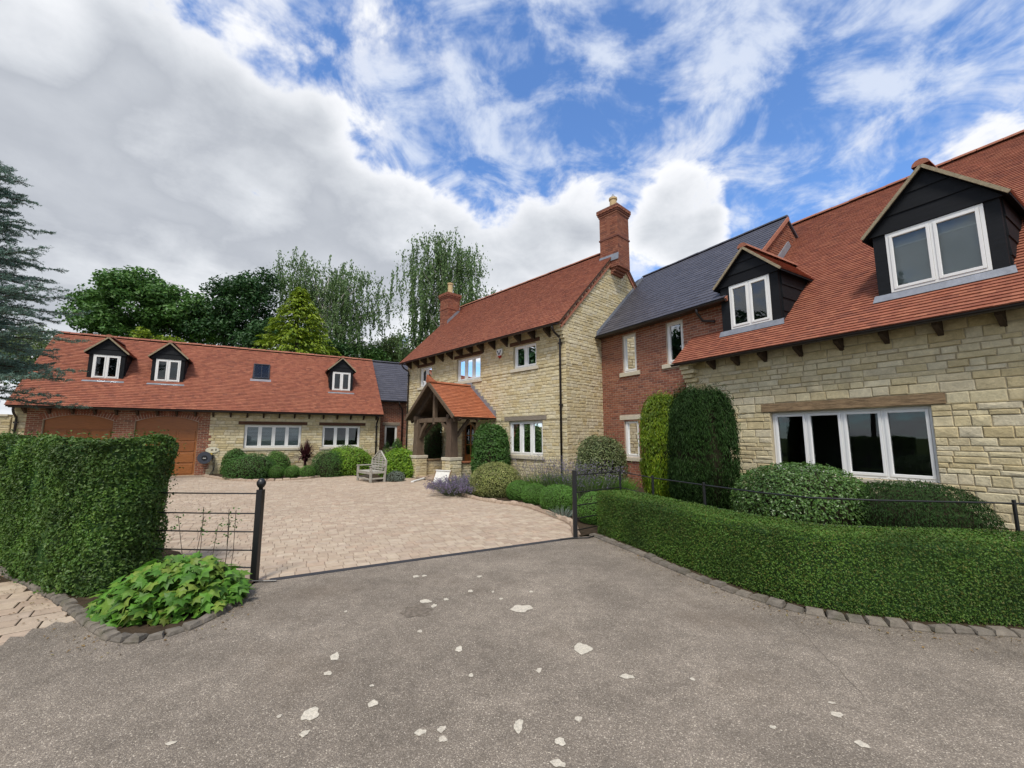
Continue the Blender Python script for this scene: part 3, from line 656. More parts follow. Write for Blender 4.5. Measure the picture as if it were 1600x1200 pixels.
def inside(poly, P):
    x, y = P[:, 0], P[:, 1]; c = np.zeros(len(P), bool); j = len(poly) - 1
    for i in range(len(poly)):
        xi, yi = poly[i][0], poly[i][1]; xj, yj = poly[j][0], poly[j][1]
        if yi != yj: c ^= ((yi > y) != (yj > y)) & (x < (xj - xi) * (y - yi) / (yj - yi) + xi)
        j = i
    return c
def paving(poly, org, ang, ext, rowh, lens, parent, nmax, zt=0.0, depth=.006, jt=.008):
    c, s = math.cos(ang), math.sin(ang); out = []; y = ext[2]; k = 0
    while y < ext[3]:
        x = ext[0] + random.uniform(0, .2); h = rowh
        while x < ext[1]:
            L_ = random.choice(lens); xc, yc = x + L_ / 2, y + h / 2
            A = np.eye(4); t = random.uniform(-.012, .012)
            A[:3, 0] = np.array((c, s, 0)) * (L_ - jt); A[:3, 1] = np.array((-s, c, 0)) * (h - jt); A[:3, 2] = (t * .0, 0, depth * random.uniform(.75, 1.3))
            A[:3, 3] = (org[0] + c * xc - s * yc, org[1] + s * xc + c * yc, zt - depth); out.append(A); x += L_
        y += h
    out = np.array(out); out = out[inside(poly, out[:, :2, 3])]
    lay(PAVERS, out, M_['paver'], parent, (0, 0, 0), 'paver', 'paving', nmax, key='near')
ANG = math.atan2(GR.y - GL.y, GR.x - GL.x)
paving([tuple(p) for p in drive_poly], GL, ANG, (-17, 9, .07, 15), .135, (.11, .135, .16, .16, .19, .21), DRIVE, 300)
# slot drain across the entrance
m = MB(); nrm = Vector((-(GR - GL).y, (GR - GL).x, 0)).normalized(); a, b = GL + (GR - GL) * .02, GR
m.add([a - nrm * .045 + Vector((0, 0, .004)), b - nrm * .045 + Vector((0, 0, .004)), b + nrm * .05 + Vector((0, 0, .004)), a + nrm * .05 + Vector((0, 0, .004))], [(0, 1, 2, 3)])
o = m.build('drain_channel', M_['drain']); sm = o.modifiers.new('s', 'SOLIDIFY'); sm.thickness = .03
tag(o, 'dark slot drain line between paving and tarmac across the gateway', 'drain')
m = MB(); p = at(475, 752); m.box(-.28, .28, -.06, .06, 0, .012); o = m.build('gully_grate', M_['edging']); o.location = (p.x, p.y, .002); o.rotation_euler = (0, 0, .1)
tag(o, 'small brown gully grate set in the paving before the garage bushes', 'grate')
# pale splashes, oil mark and crack on the tarmac
SPL = [(815, 951, 34, 12), (911, 1014, 26, 18), (980, 1058, 22, 8), (485, 1117, 27, 22), (475, 1147, 16, 11), (523, 1027, 15, 13), (512, 1053, 14, 7), (583, 1100, 14, 12), (717, 1015, 12, 9), (736, 1056, 8, 6), (842, 1048, 10, 8), (657, 1145, 17, 11), (690, 1140, 14, 11), (692, 1156, 14, 10), (810, 1135, 17, 22), (904, 1124, 12, 9), (875, 1160, 20, 13), (872, 1194, 24, 13), (665, 940, 18, 6), (678, 947, 8, 6), (697, 937, 8, 4), (735, 924, 8, 4), (656, 987, 9, 5), (749, 901, 8, 3), (650, 901, 9, 4), (663, 900, 7, 3), (783, 936, 6, 3), (436, 1120, 9, 6), (581, 1072, 7, 4), (1082, 1062, 9, 5), (1300, 1099, 11, 4), (1308, 1117, 18, 10), (1347, 1164, 20, 13), (1208, 1137, 10, 6), (267, 1162, 15, 7), (830, 925, 6, 3), (770, 925, 5, 3), (540, 956, 5, 3)]
for u, v, a, b in SPL:
    c = at(u, v); ex = (at(u + a / 2, v) - c).length; ey = abs((at(u, v - b / 2) - c).y); m = MB(); k = 34; ph = random.uniform(0, 6); ph2 = random.uniform(0, 6)
    V = [(0, 0, 0)] + [(ex * math.cos(2 * math.pi * i / k) * (.92 + .18 * math.sin(2 * 2 * math.pi * i / k + ph) + .08 * math.sin(5 * 2 * math.pi * i / k + ph2) + random.uniform(-.03, .03)), ey * math.sin(2 * math.pi * i / k) * (.92 + .18 * math.sin(3 * 2 * math.pi * i / k + ph) + .07 * math.sin(6 * 2 * math.pi * i / k + ph2) + random.uniform(-.03, .03)), 0) for i in range(k)]
    m.add(V, [(0, i + 1, (i + 1) % k + 1) for i in range(k)]); o = m.build('pale_splash', M_['stain'], ROAD); o.location = (c.x, c.y, .004); o.rotation_euler = (0, 0, random.uniform(-.2, .2))
c = at(650, 955); m = MB(); k = 40
V = [(0, 0, 0)] + [(.13 * math.cos(2 * math.pi * i / k) * (1 + .2 * math.sin(i * .9)), .14 * math.sin(2 * math.pi * i / k) * (1 + .2 * math.cos(i * .7)), 0) for i in range(k)]
m.add(V, [(0, i + 1, (i + 1) % k + 1) for i in range(k)]); o = m.build('oil_mark', M_['oil'], ROAD); o.location = (c.x, c.y, .003)
m = MB(); pts = [at(1235 + 118 * t + random.uniform(-4, 4), 968 + 122 * t) for t in np.linspace(0, 1, 14)]
V = [];
for p in pts: V += [(p.x - .0016, p.y, .003), (p.x + .0016, p.y + .001, .003)]
m.add(V, [(2 * i, 2 * i + 1, 2 * i + 3, 2 * i + 2) for i in range(13)]); m.build('crack', M_['oil'], ROAD)
# kerbs
def resample(pts, step):
    pts = [Vector(p) for p in pts]; out = [pts[0].copy()]; acc = 0
    fine = []
    for i in range(len(pts) - 1):             # Catmull-Rom
        p0, p1, p2, p3 = pts[max(i - 1, 0)], pts[i], pts[i + 1], pts[min(i + 2, len(pts) - 1)]
        for k in range(24):
            t = k / 24; fine.append(.5 * ((2 * p1) + (p2 - p0) * t + (2 * p0 - 5 * p1 + 4 * p2 - p3) * t * t + (3 * p1 - p0 - 3 * p2 + p3) * t ** 3))
    fine.append(pts[-1]); out = [fine[0].copy()]; last = fine[0]
    for p in fine[1:]:
        acc += (p - last).length; last = p
        if acc >= step: out.append(p.copy()); acc = 0
    return out
def kerb(label_name, pts, step, wd, ht, mat, z=0.0, tpl=None, jit=1.0):
    ks = resample([(p[0], p[1], 0) for p in pts], step); K = link(label_name, None); K['kind'] = 'structure'
    mats = []
    for a, b in zip(ks[:-1], ks[1:]):
        d = (b - a); L_ = d.length; d.normalize(); n = Vector((-d.y, d.x, 0)); c = (a + b) / 2 + n * random.uniform(-.012, .012) * jit; t = random.uniform(-.05, .05) * jit
        A = np.eye(4); A[:3, 0] = np.array(d * (L_ - .012)); A[:3, 1] = np.array(n * wd * random.uniform(.92, 1.06)); A[:3, 2] = (0, 0, ht * random.uniform(.85, 1.12)); A[:3, 3] = (c.x, c.y, z - .02); mats.append(A)
    lay(SETTS, mats, M_[mat], K, (0, 0, 0), 'sett', 'setts', 300); return K, ks
SETTS = []
for i in range(5):
    V, P = stone_tpl(120 + i, .07, (.08, .13)); V = V.copy(); SETTS.append((V[:, [0, 2, 1]] * [1, 1, -1], [p[:, ::-1] for p in P]))
kpts_r = [at(u, v).xy for u, v in ((925, 836), (1000, 866), (1080, 900), (1200, 942), (1300, 965), (1450, 984), (1600, 993))] + [Vector((5.4, 3.35)), Vector((7.0, 3.0)), Vector((9.5, 2.5))]
K1, kr = kerb('kerb', kpts_r, .135, .11, .058, 'sett')
kpts_l = [Vector((-9.5, 6.95))] + [at(u, v).xy for u, v in ((-60, 868), (0, 890), (60, 918), (110, 948), (145, 978), (190, 1000), (250, 996), (310, 975), (352, 952), (378, 925))]
K2, kl = kerb('kerb', kpts_l, .12, .105, .055, 'sett')
K3, kb = kerb('bed_edging', [GR.xy + Vector((.05, .12))] + list(bed_r), .20, .12, .085, 'edging', jit=.4)
K4, kg = kerb('bed_edging', [at(u, v).xy for u, v in ((318, 744), (350, 749), (400, 752), (470, 749), (520, 743), (560, 741))], .2, .12, .085, 'edging', jit=.4)
# paved apron by the left hedge
ap = [tuple(at(u, v).xy) for u, v in ((-200, 850), (0, 890), (60, 917), (112, 948), (140, 975), (120, 1000), (0, 1050), (-200, 1130))]
sheet('apron', ap, -.011, M_['soil'])
paving(ap, at(60, 960), R(38), (-4, 3, -4, 4), .19, (.21, .25, .25, .30), bpy.data.objects['apron'], 300, zt=-.003, depth=.007, jt=.013)
# planting beds
sheet('planting_bed', [tuple(GR.xy + Vector((.1, .05)))] + [tuple(p) for p in bed_r] + [tuple(to_world(FM, -11.9, -1.9).xy), tuple(to_world(FM, -11.9, .1).xy), tuple(to_world(FM, -8.6, .1).xy), tuple(to_world(FL, -11, .1).xy), tuple(to_world(FW, -7, .1).xy), tuple(to_world(FW, 2, .1).xy), (9.5, 2.6)] + [(p.x, p.y) for p in kr[::-6]], .02, M_['soil'])
sheet('planting_bed', [tuple(p.xy) for p in kg] + [tuple(at(592, 752).xy), tuple(to_world(FM, -15.0, -2.0).xy), tuple(to_world(FM, -15.0, .1).xy), tuple(to_world(FM, -19, .1).xy), tuple(to_world(FG, 7, 1.4).xy), tuple(to_world(FG, 5.2, .1).xy), tuple(to_world(FG, -1.9, .1).xy)], .02, M_['soil'])
sheet('planting_bed', [(p.x, p.y) for p in kl[::3]] + [(GL.x - .05, GL.y), (-3.7, 5.1), (-4.6, 6.0), (-9.5, 8.2)], .02, M_['soil'])

# ================================================================== STONE WING (right)
def wing():
    H = empty('stone_wing', (FW[0], FW[1], 0), FW[2]); tag(H, 'cream stone cottage wing with red tiled roof and two black dormers', 'house')
    pit = R(42); ye, ze, yr = -.35, 3.56, 5.45; x0, x1 = -7.2, 4.0
    win = (-5.12, -2.48, .82, 2.13)
    wl = wall_sheet('wall', FRONT, x0, x1, -.05, 3.80, [win], M_['mortar'], H)
    holes = [win, (-5.30, -2.28, 2.14, 2.33), (win[0] - .02, win[1] + .02, .74, .82)]
    st = stonework(FRONT, x0, 1.2, 0, 3.72, holes, (.085, .11, .13, .155, .18), (.18, .48))
    lay(STONES, st, M_['stone'], wl, FW, 'stone', 'stonework', 300)
    m = MB(); zr = ze + (yr - ye) * math.tan(pit); yb = 2 * yr
    for X in (x0 + .01, x1 - .01): m.extr([(X, 0, -.05), (X, yb, -.05), (X, yb, 3.75), (X, yr, zr - .15), (X, 0, 3.75)], (.02, 0, 0))
    m.box(x0 + .03, x1 - .03, yb - .02, yb, -.05, 3.75); m.build('rear_wall', M_['mortar'], H)
    window(H, FRONT, *win, 4)
    beam('lintel', FRONT, -5.29, -2.29, 2.145, 2.325, 'lintel', H, -.08, .030)
    beam('sill', FRONT, win[0] - .015, win[1] + .015, .745, .815, 'sill', H, -.1, .05)
    rf, zr = roof_slab('roof', -7.35, 4.2, ye, ze, yr, pit, M_['oak_dark'], H)
    ln = (yr - ye) / math.cos(pit)
    lay(TILES, roof_pieces(-7.38, 1.6, ye - .03, ze - .02, pit, ln, .165, .1), M_['tile'], rf, FW, 'tile', 'tiling', 300, key='near')
    lay(TILES, roof_pieces(1.6, 4.2, ye - .03, ze - .02, pit, ln, .33, .1), M_['tile'], rf, FW, 'tile', 'tiling', 0)
    ridge_tiles(rf, -7.35, 1.2, yr, zr + .04, M_['ridge'], .45, .12)
    gutter(H, -7.36, 4.1, ye - .06, ze - .045)
    rafter_feet(H, [-7.11, -6.38, -5.75, -5.12, -4.38, -3.65, -2.95, -2.24, -1.54, -.84, -.14], ye, ze, 3.28)
    for i, z in enumerate((2.92, 3.03, 3.14, 3.25, 3.36, 3.46)):            # corbelled kneeler at the corner
        k = min(i, 4) * .055
        for y_ in (-.02 - k, ):
            m = MB(); m.box(-.5, .5, -.5, .5, -.5, .5); o = m.build('kneeler_stone', M_['stone'], H, bevel=.03)
            o.location = (x0 + .12 + (i % 2) * .05, y_ + .06, z + .05); o.scale = (.27 + .1 * (i % 2), .16 + k * .3, .098)
    tz = (ye, ze)
    dormer(H, -5.58, .30, 1.42, 4.27, 5.46, 6.32, pit, tz, 3, (-6.06, -5.06, 4.29, 5.43), FW, 60, blind=None)
    dormer(H, -2.27, .33, 1.66, 4.28, 5.50, 6.55, pit, tz, 3, (-2.91, -1.62, 4.30, 5.47), FW, 80, blind='roller')
wing()
# ================================================================== BRICK LINK with slate roof
def link_house():
    H = empty('brick_link', (FL[0], FL[1], 0), FL[2]); tag(H, 'two storey red brick link with dark slate roof between the stone houses', 'house')
    pit = R(42); ye, ze, yr = -.30, 5.16, 3.26; x0, x1 = -12.2, -6.2
    ws = [(-10.1, -9.48, .93, 2.13), (-10.07, -9.47, 3.72, 5.0), (-8.27, -7.67, 3.76, 5.02)]
    wl = wall_sheet('wall', FRONT, x0, x1, -.05, 5.36, ws, M_['brick_mortar'], H)
    holes = ws + [(-10.3, -9.28, 2.14, 2.29), (-10.22, -9.36, .80, .93), (-10.22, -9.33, 3.58, 3.72), (-8.45, -7.5, 3.62, 3.76)]
    lay(BRICKS, brickwork(FRONT, x0, x1, 0, 5.32, holes), M_['brick'], wl, FL, 'brick', 'brickwork', 0)
    for w3 in ws: window(H, FRONT, *w3, 1, rec=.05)
    beam('lintel', FRONT, -10.29, -9.29, 2.145, 2.285, 'sill', H, -.05, .02)
    beam('sill', FRONT, -10.21, -9.37, .81, .925, 'sill', H, -.05, .05); beam('sill', FRONT, -10.21, -9.34, 3.59, 3.715, 'sill', H, -.05, .05); beam('sill', FRONT, -8.44, -7.51, 3.63, 3.755, 'sill', H, -.05, .05)
    rf, zr = roof_slab('roof', x0, x1 + .06, ye, ze, yr, pit, M_['slate'], H); ln = (yr - ye) / math.cos(pit)
    lay(SLATES, roof_pieces(x0, x1 + .06, ye - .03, ze - .01, pit, ln, .25, .19, wave=.002), M_['slate'], rf, FL, 'slate', 'slating', 0)
    ridge_tiles(rf, x0 + .3, x1 + .06, yr, zr + .03, M_['slate'], .45, .10)
    gutter(H, x0 + .9, x1 + .1, ye - .055, ze - .05)
    m = MB(); m.bar((x0, -.12, ze - .02), (x1, -.12, ze - .02), .28, .10); m.build('soffit', M_['oak_dark'], H)
    # gable end above the wing roof: brick verge and lead
    G2 = Basis((x1, 0, 0), (0, 1, 0), (1, 0, 0)); top = lambda y: ze + (min(y, 2 * yr - y) - ye) * math.tan(pit) - .08
    m = MB(); m.extr([(x1 - .01, 0, -.05), (x1 - .01, 2 * yr, -.05), (x1 - .01, 2 * yr, top(0)), (x1 - .01, yr, top(yr)), (x1 - .01, 0, top(0))], (-.02, 0, 0)); gw = m.build('gable_wall', M_['brick_mortar'], H)
    lay(BRICKS, brickwork(G2, 0, 2 * yr, 3.9, top(yr), [], lim=lambda b: (max(0, (b - top(0)) / math.tan(pit)), min(2 * yr, 2 * yr - (b - top(0)) / math.tan(pit)))), M_['brick'], gw, FL, 'brick', 'brickwork', 0)
    t = math.tan(pit); e = MB(); e.bar((x1 + .07, ye, ze - .06), (x1 + .07, yr, zr - .05), .05, .10); e.build('verge', M_['ridge'], H)
    e = MB(); e.bar((x1 + .03, .2, ze + .5 * t - 1.02), (x1 + .03, yr, zr - .87), .05, .18); e.build('lead_flashing', M_['lead'], H)
    # stepped lead where the slates meet the stone gable
    fm = FM; gx = -8.62
    for i in range(22):
        s0, s1 = i * .2, (i + 1) * .2
        def foot(s):     # point of the slate slope on the plane of the main house gable
            y_ = ye + s * math.cos(pit); z_ = ze + s * math.sin(pit)
            # solve x in link frame so that world point has main-local x = gx
            c, sn = math.cos(FL[2]), math.sin(FL[2]); cm, sm_ = math.cos(fm[2]), math.sin(fm[2])
            # main x = cm*(X-ox)+sm*(Y-oy)
            k0 = cm * (FL[0] - sn * y_ - fm[0]) + sm_ * (FL[1] + c * y_ - fm[1]); k1 = cm * c + sm_ * sn
            return Vector(((gx - k0) / k1, y_, z_))
        if s1 > ln: break
        a, b = foot(s0), foot(s1); off = Vector((.05, 0, .01))
        k = MB(); k.add([a + off, b + off, b + off + Vector((.0, 0, .16)), a + off + Vector((0, 0, .16))], [(0, 1, 2, 3)])
        k.add([a + off, b + off, b + off + Vector((.14, 0, .02)), a + off + Vector((.14, 0, .02))], [(3, 2, 1, 0)])
        o = k.build('lead_soaker', M_['lead'], H); q = o.modifiers.new('s', 'SOLIDIFY'); q.thickness = .008
    m = MB(); m.tube([(-6.95, ye - .05, ze - .08), (-6.95, ye - .05, ze - .2), (-6.95, -.1, ze - .4), (-6.6, -.1, ze - .5)], .035, 8); m.build('downpipe', M_['gutter'], H, smooth=True)
link_house()
# ================================================================== MAIN HOUSE
def chimney(house, x0, x1, y0, y1, zb, zband, zc, ztop, pot, frame, flash, low=None):
    cx, cy = (x0 + x1) / 2, (y0 + y1) / 2; m = MB(); m.box(x0, x1, y0, y1, zb, ztop - .02); ch = m.build('chimney', M_['brick'], house)
    sides = [Basis((0, y0, 0), (1, 0, 0), (0, -1, 0)), Basis((x1, 0, 0), (0, 1, 0), (1, 0, 0)), Basis((0, y1, 0), (-1, 0, 0), (0, 1, 0)), Basis((x0, 0, 0), (0, -1, 0), (-1, 0, 0))]
    rngs = [(x0, x1), (y0, y1), (-x1, -x0), (-y1, -y0)]; br = []
    for B, (a, b) in zip(sides, rngs): br += list(brickwork(B, a, b, zb, zc, [(a + (b - a) * .42, a + (b - a) * .58, zband + (zc - zband) * .25, zc - .12)]))
    lay(BRICKS, br, M_['brick'], ch, frame, 'brick', 'brickwork', 0)
    for z, e, h in ((zband, .03, .07), (zc, .03, .07), (zc + .075, .06, .07), (zc + .15, .085, .075), (zc + .23, .085, .075)):
        k = MB(); k.box(x0 - e, x1 + e, y0 - e, y1 + e, z, z + h - .006); k.build('brick_band', M_['brick'], ch, bevel=.006)
    for i in range(5):                                   # dentils
        for (xa, ya) in ((x0 + (x1 - x0) * (i + .5) / 5, y0 - .075), (x1 + .075, y0 + (y1 - y0) * (i + .5) / 5)):
            k = MB(); k.box(xa - .04, xa + .04, ya - .03, ya + .03, zc + .16, zc + .215); k.build('dentil', M_['brick'], ch)
    k = MB(); z = zc + .31; k.add([(x0 - .07, y0 - .07, z), (x1 + .07, y0 - .07, z), (x1 + .07, y1 + .07, z), (x0 - .07, y1 + .07, z), (cx - .14, cy - .14, z + .10), (cx + .14, cy - .14, z + .10), (cx + .14, cy + .14, z + .10), (cx - .14, cy + .14, z + .10)],
                                    [(0, 1, 5, 4), (1, 2, 6, 5), (2, 3, 7, 6), (3, 0, 4, 7), (4, 5, 6, 7), (3, 2, 1, 0)]); k.build('flaunching', M_['verge_mortar'], ch)
    k = MB(); k.lathe((cx, cy, z + .06), [(.145, 0), (.135, pot - .08), (.165, pot - .07), (.165, pot), (.11, pot + .005)], 16); k.build('chimney_pot', M_['pot'], ch, smooth=False)
    if low:
        k = MB()
        for i in range(6): a = 2 * math.pi * i / 6; k.tube([(cx + .12 * math.cos(a), cy + .12 * math.sin(a), z + .06 + pot), (cx, cy, z + .06 + pot + .19)], .006, 5)
        k.build('cowl', M_['lead'], ch)
    k = MB(); k.add(flash, [(0, 1, 2, 3)]); o = k.build('lead_flashing', M_['lead'], ch); s_ = o.modifiers.new('s', 'SOLIDIFY'); s_.thickness = .012
    return ch
def main_house():
    H = empty('main_house', (FM[0], FM[1], 0), FM[2]); tag(H, 'two storey cream stone house with red tiled roof and two brick chimneys', 'house')
    pit = R(45); ye, ze, yr = -.40, 5.30, 3.27; x0, x1 = -19.0, -8.62; zr = ze + (yr - ye); yb = 2 * yr
    ws = [(-11.38, -9.68, .94, 2.15, 3, 'curtain'), (-11.13, -9.95, 4.07, 4.93, 2, None), (-14.73, -13.08, 3.93, 4.93, 3, None), (-17.84, -16.74, 3.96, 4.93, 2, 'curtain')]
    door = (-14.25, -13.35, 0.0, 2.18); side = (-16.9, -15.8, .94, 2.12, 2, None)
    hol = [q[:4] for q in ws] + [door, side[:4]]
    wl = wall_sheet('wall', FRONT, x0, x1, -.05, 5.62, hol, M_['mortar'], H)
    lint = [(-11.62, -9.48, 2.16, 2.32)]; sills = [(q[0] - .12, q[1] + .12, q[2] - .13, q[2]) for q in ws]
    up_l = [(q[0] - .18, q[1] + .18, q[3] + .002, q[3] + .15) for q in ws[1:]]
    st = list(stonework(FRONT, x0, x1 + .02, 0, 5.5, hol + lint + sills + up_l, (.085, .10, .115, .13), (.18, .38), joint=.012, depth=(.012, .022)))
    lay(STONES, st, M_['stone'], wl, FM, 'stone', 'stonework', 200)
    for q in ws: window(H, FRONT, *q[:5], blind=q[5])
    window(H, FRONT, *side[:5])
    beam('lintel', FRONT, -11.60, -9.50, 2.165, 2.315, 'lintel_grey', H, -.05, .024)
    for q in up_l: beam('lintel', FRONT, q[0] + .01, q[1] - .01, q[2] + .004, q[3] - .004, 'lintel_dark', H, -.05, .03)
    for q in sills: beam('sill', FRONT, q[0] + .006, q[1] - .006, q[2] + .006, q[3] - .004, 'sill', H, -.05, .06)
    # gable facing the wing
    GB = Basis((x1, 0, 0), (0, 1, 0), (1, 0, 0)); tp = lambda y: ze + (min(y, yb - y) - ye) - .08
    m = MB(); m.extr([(x1 - .005, 0, -.05), (x1 - .005, yb, -.05), (x1 - .005, yb, tp(0)), (x1 - .005, yr, tp(yr)), (x1 - .005, 0, tp(0))], (-.03, 0, 0)); gw = m.build('gable_wall', M_['mortar'], H)
    gs = stonework(GB, 0, yb, 0, tp(yr) - .05, [(2.66, 3.54, 7.95, 9.2)], (.085, .10, .115, .13), (.18, .38), joint=.012, depth=(.012, .022), lim=lambda b: (max(0, b - tp(0)), min(yb, yb - (b - tp(0)))))
    lay(STONES, gs, M_['stone'], gw, FM, 'stone', 'stonework', 100)
    m = MB(); m.extr([(x0, 0, -.05), (x0, yb, -.05), (x0, yb, tp(0)), (x0, yr, tp(yr)), (x0, 0, tp(0))], (.03, 0, 0)); m.box(x0 + .03, x1 - .04, yb - .03, yb, -.05, 5.6); m.build('rear_wall', M_['mortar'], H)
    rf, _ = roof_slab('roof', x0 - .08, x1 + .09, ye, ze, yr, pit, M_['oak_dark'], H); ln = (yr - ye) / math.cos(pit)
    lay(TILES, roof_pieces(x0 - .1, x1 + .10, ye - .03, ze - .02, pit, ln, .165, .1), M_['tile'], rf, FM, 'tile', 'tiling', 0)
    ridge_tiles(rf, x0 - .08, x1 + .05, yr, zr + .03, M_['ridge'], .45, .11)
    # brick verge with dentils down the gable
    for sg in (1, -1):
        y_ = lambda y: y if sg > 0 else yb - y
        for off, wd, h in ((.035, .07, .055), (.175, .05, .06)):
            k = MB(); k.bar((x1 + .03, y_(ye + off * .7), ze - off * .7 - .02), (x1 + .03, y_(yr - .1), zr - .12 - off * 1.4), wd + .02, h, (0, 0, 1)); k.build('verge', M_['ridge'], H)
        for i in range(17):
            t = (i + .5) / 17; yy = ye + .1 + (yr - ye - .2) * t; zz = ze + (yy - ye) - .165
            k = MB(); d = Vector((0, sg, 1)).normalized() * .07; k.bar(Vector((x1 + .025, y_(yy), zz)) - d, Vector((x1 + .025, y_(yy), zz)) + d, .05, .075, (0, 0, 1)); k.build('verge_brick', M_['brick'], H)
    gutter(H, x0 - .05, x1 + .02, ye - .06, ze - .05)
    rafter_feet(H, np.arange(x0 + .35, x1 - .2, .72), ye, ze, 4.96)
    for i, z in enumerate((4.72, 4.83, 4.94, 5.05, 5.15)):
        k = min(i, 4) * .06; m = MB(); m.box(-.5, .5, -.5, .5, -.5, .5); o = m.build('kneeler_stone', M_['stone'], H, bevel=.03); o.location = (x1 - .12, .05 - k * .6, z + .045); o.scale = (.28, .2 + k * .8, .10)
    downpipe(H, -8.80, ye - .05, ze - .08); downpipe(H, x0 + .2, ye - .05, ze - .08)
    zc = 8.4
    chimney(H, -9.02, -8.22, 2.70, 3.50, 8.0, 9.18, 10.15, 10.46, .50, FM, [(-9.06, 2.66, ze + 2.66 - ye - .10), (-8.20, 2.66, ze + 2.66 - ye - .10), (-8.20, 2.69, ze + 2.66 - ye + .16), (-9.06, 2.69, ze + 2.66 - ye + .16)], low=True)
    for i in range(3): m = MB(); m.box(-8.64, -8.30 - i * .1, 2.74, 3.46, 7.93 - i * .075, 7.995 - i * .075); m.build('corbel_course', M_['brick'], H, bevel=.005)
    chimney(H, -19.15, -18.41, 1.95, 2.72, 7.2, 8.52, 9.12, 9.44, .62, FM, [(-18.40, 1.92, ze + 1.92 - ye + .0), (-18.40, 2.75, ze + 2.75 - ye + .0), (-18.395, 2.75, ze + 2.75 - ye + .22), (-18.395, 1.92, ze + 1.92 - ye + .22)])
    # front door in its arched oak frame
    a, b, _, d_ = door; m = MB(); rad = (b - a) / 2; cx = (a + b) / 2; zc = d_ - rad * .75
    arc = [(cx + rad * math.cos(t), zc + rad * .75 * math.sin(t)) for t in np.linspace(0, math.pi, 13)]
    outer = [(b, .0)] + arc + [(a, .0)]; inner = [(cx + (x - cx) * .84, z * .965) for x, z in outer]
    V = [(x, -.03, z) for x, z in outer] + [(x, -.03, z) for x, z in inner] + [(x, .08, z) for x, z in outer] + [(x, .08, z) for x, z in inner]; n = len(outer)
    Fs = [(i, i + 1, n + i + 1, n + i) for i in range(n - 1)] + [(n + i, n + i + 1, 3 * n + i + 1, 3 * n + i) for i in range(n - 1)] + [(i + 1, i, 2 * n + i, 2 * n + i + 1) for i in range(n - 1)]
    m.add(V, Fs); fr = m.build('door_frame', M_['lintel'], H)
    k = MB(); k.box(a + .05, b - .05, .09, .13, 0, .86); dr = k.build('door', M_['door'], H)
    for i in range(4): k = MB(); xx = a + .08 + i * (b - a - .16) / 4; k.box(xx, xx + (b - a - .16) / 4 - .012, .072, .092, .08, .78); k.build('panel', M_['door'], dr)
    k = MB(); k.box(a + .06, b - .06, .10, .11, .86, 2.16); k.build('pane', M_['glass'], dr)
    for x in (a + .06, cx - .02, b - .10): k = MB(); k.box(x, x + .04, .085, .115, .86, 2.1); k.build('glazing_bar', M_['door'], dr)
    for z in (1.25, 1.62): k = MB(); k.box(a + .1, b - .1, .087, .113, z, z + .03); k.build('glazing_bar', M_['door'], dr)
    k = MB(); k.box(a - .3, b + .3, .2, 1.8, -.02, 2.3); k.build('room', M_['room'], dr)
    return H
main_house()
def alarm():
    o = empty('alarm_box', to_world(FM, -11.83, -.10, 4.78), FM[2]); tag(o, 'white alarm box with red lower tip under the main house eaves', 'alarm box')
    m = MB(); m.extr([(-.14, 0, .16), (.14, 0, .16), (.15, 0, .02), (.08, 0, -.10), (-.08, 0, -.10), (-.15, 0, .02)], (0, .07, 0)); m.build('cover', M_['white'], o, bevel=.01)
    m = MB(); m.extr([(-.08, -.004, -.10), (.08, -.004, -.10), (0, -.004, -.2)], (0, .07, 0)); m.build('strobe', M_['red'], o)
    for a, b in (((-.09, .10), (-.02, -.06)), ((.09, .10), (.02, -.06))):
        m = MB(); m.bar((a[0], -.004, a[1]), (b[0], -.004, b[1]), .006, .045, (1, 0, 0)); m.build('emblem', M_['black'], o)
alarm()
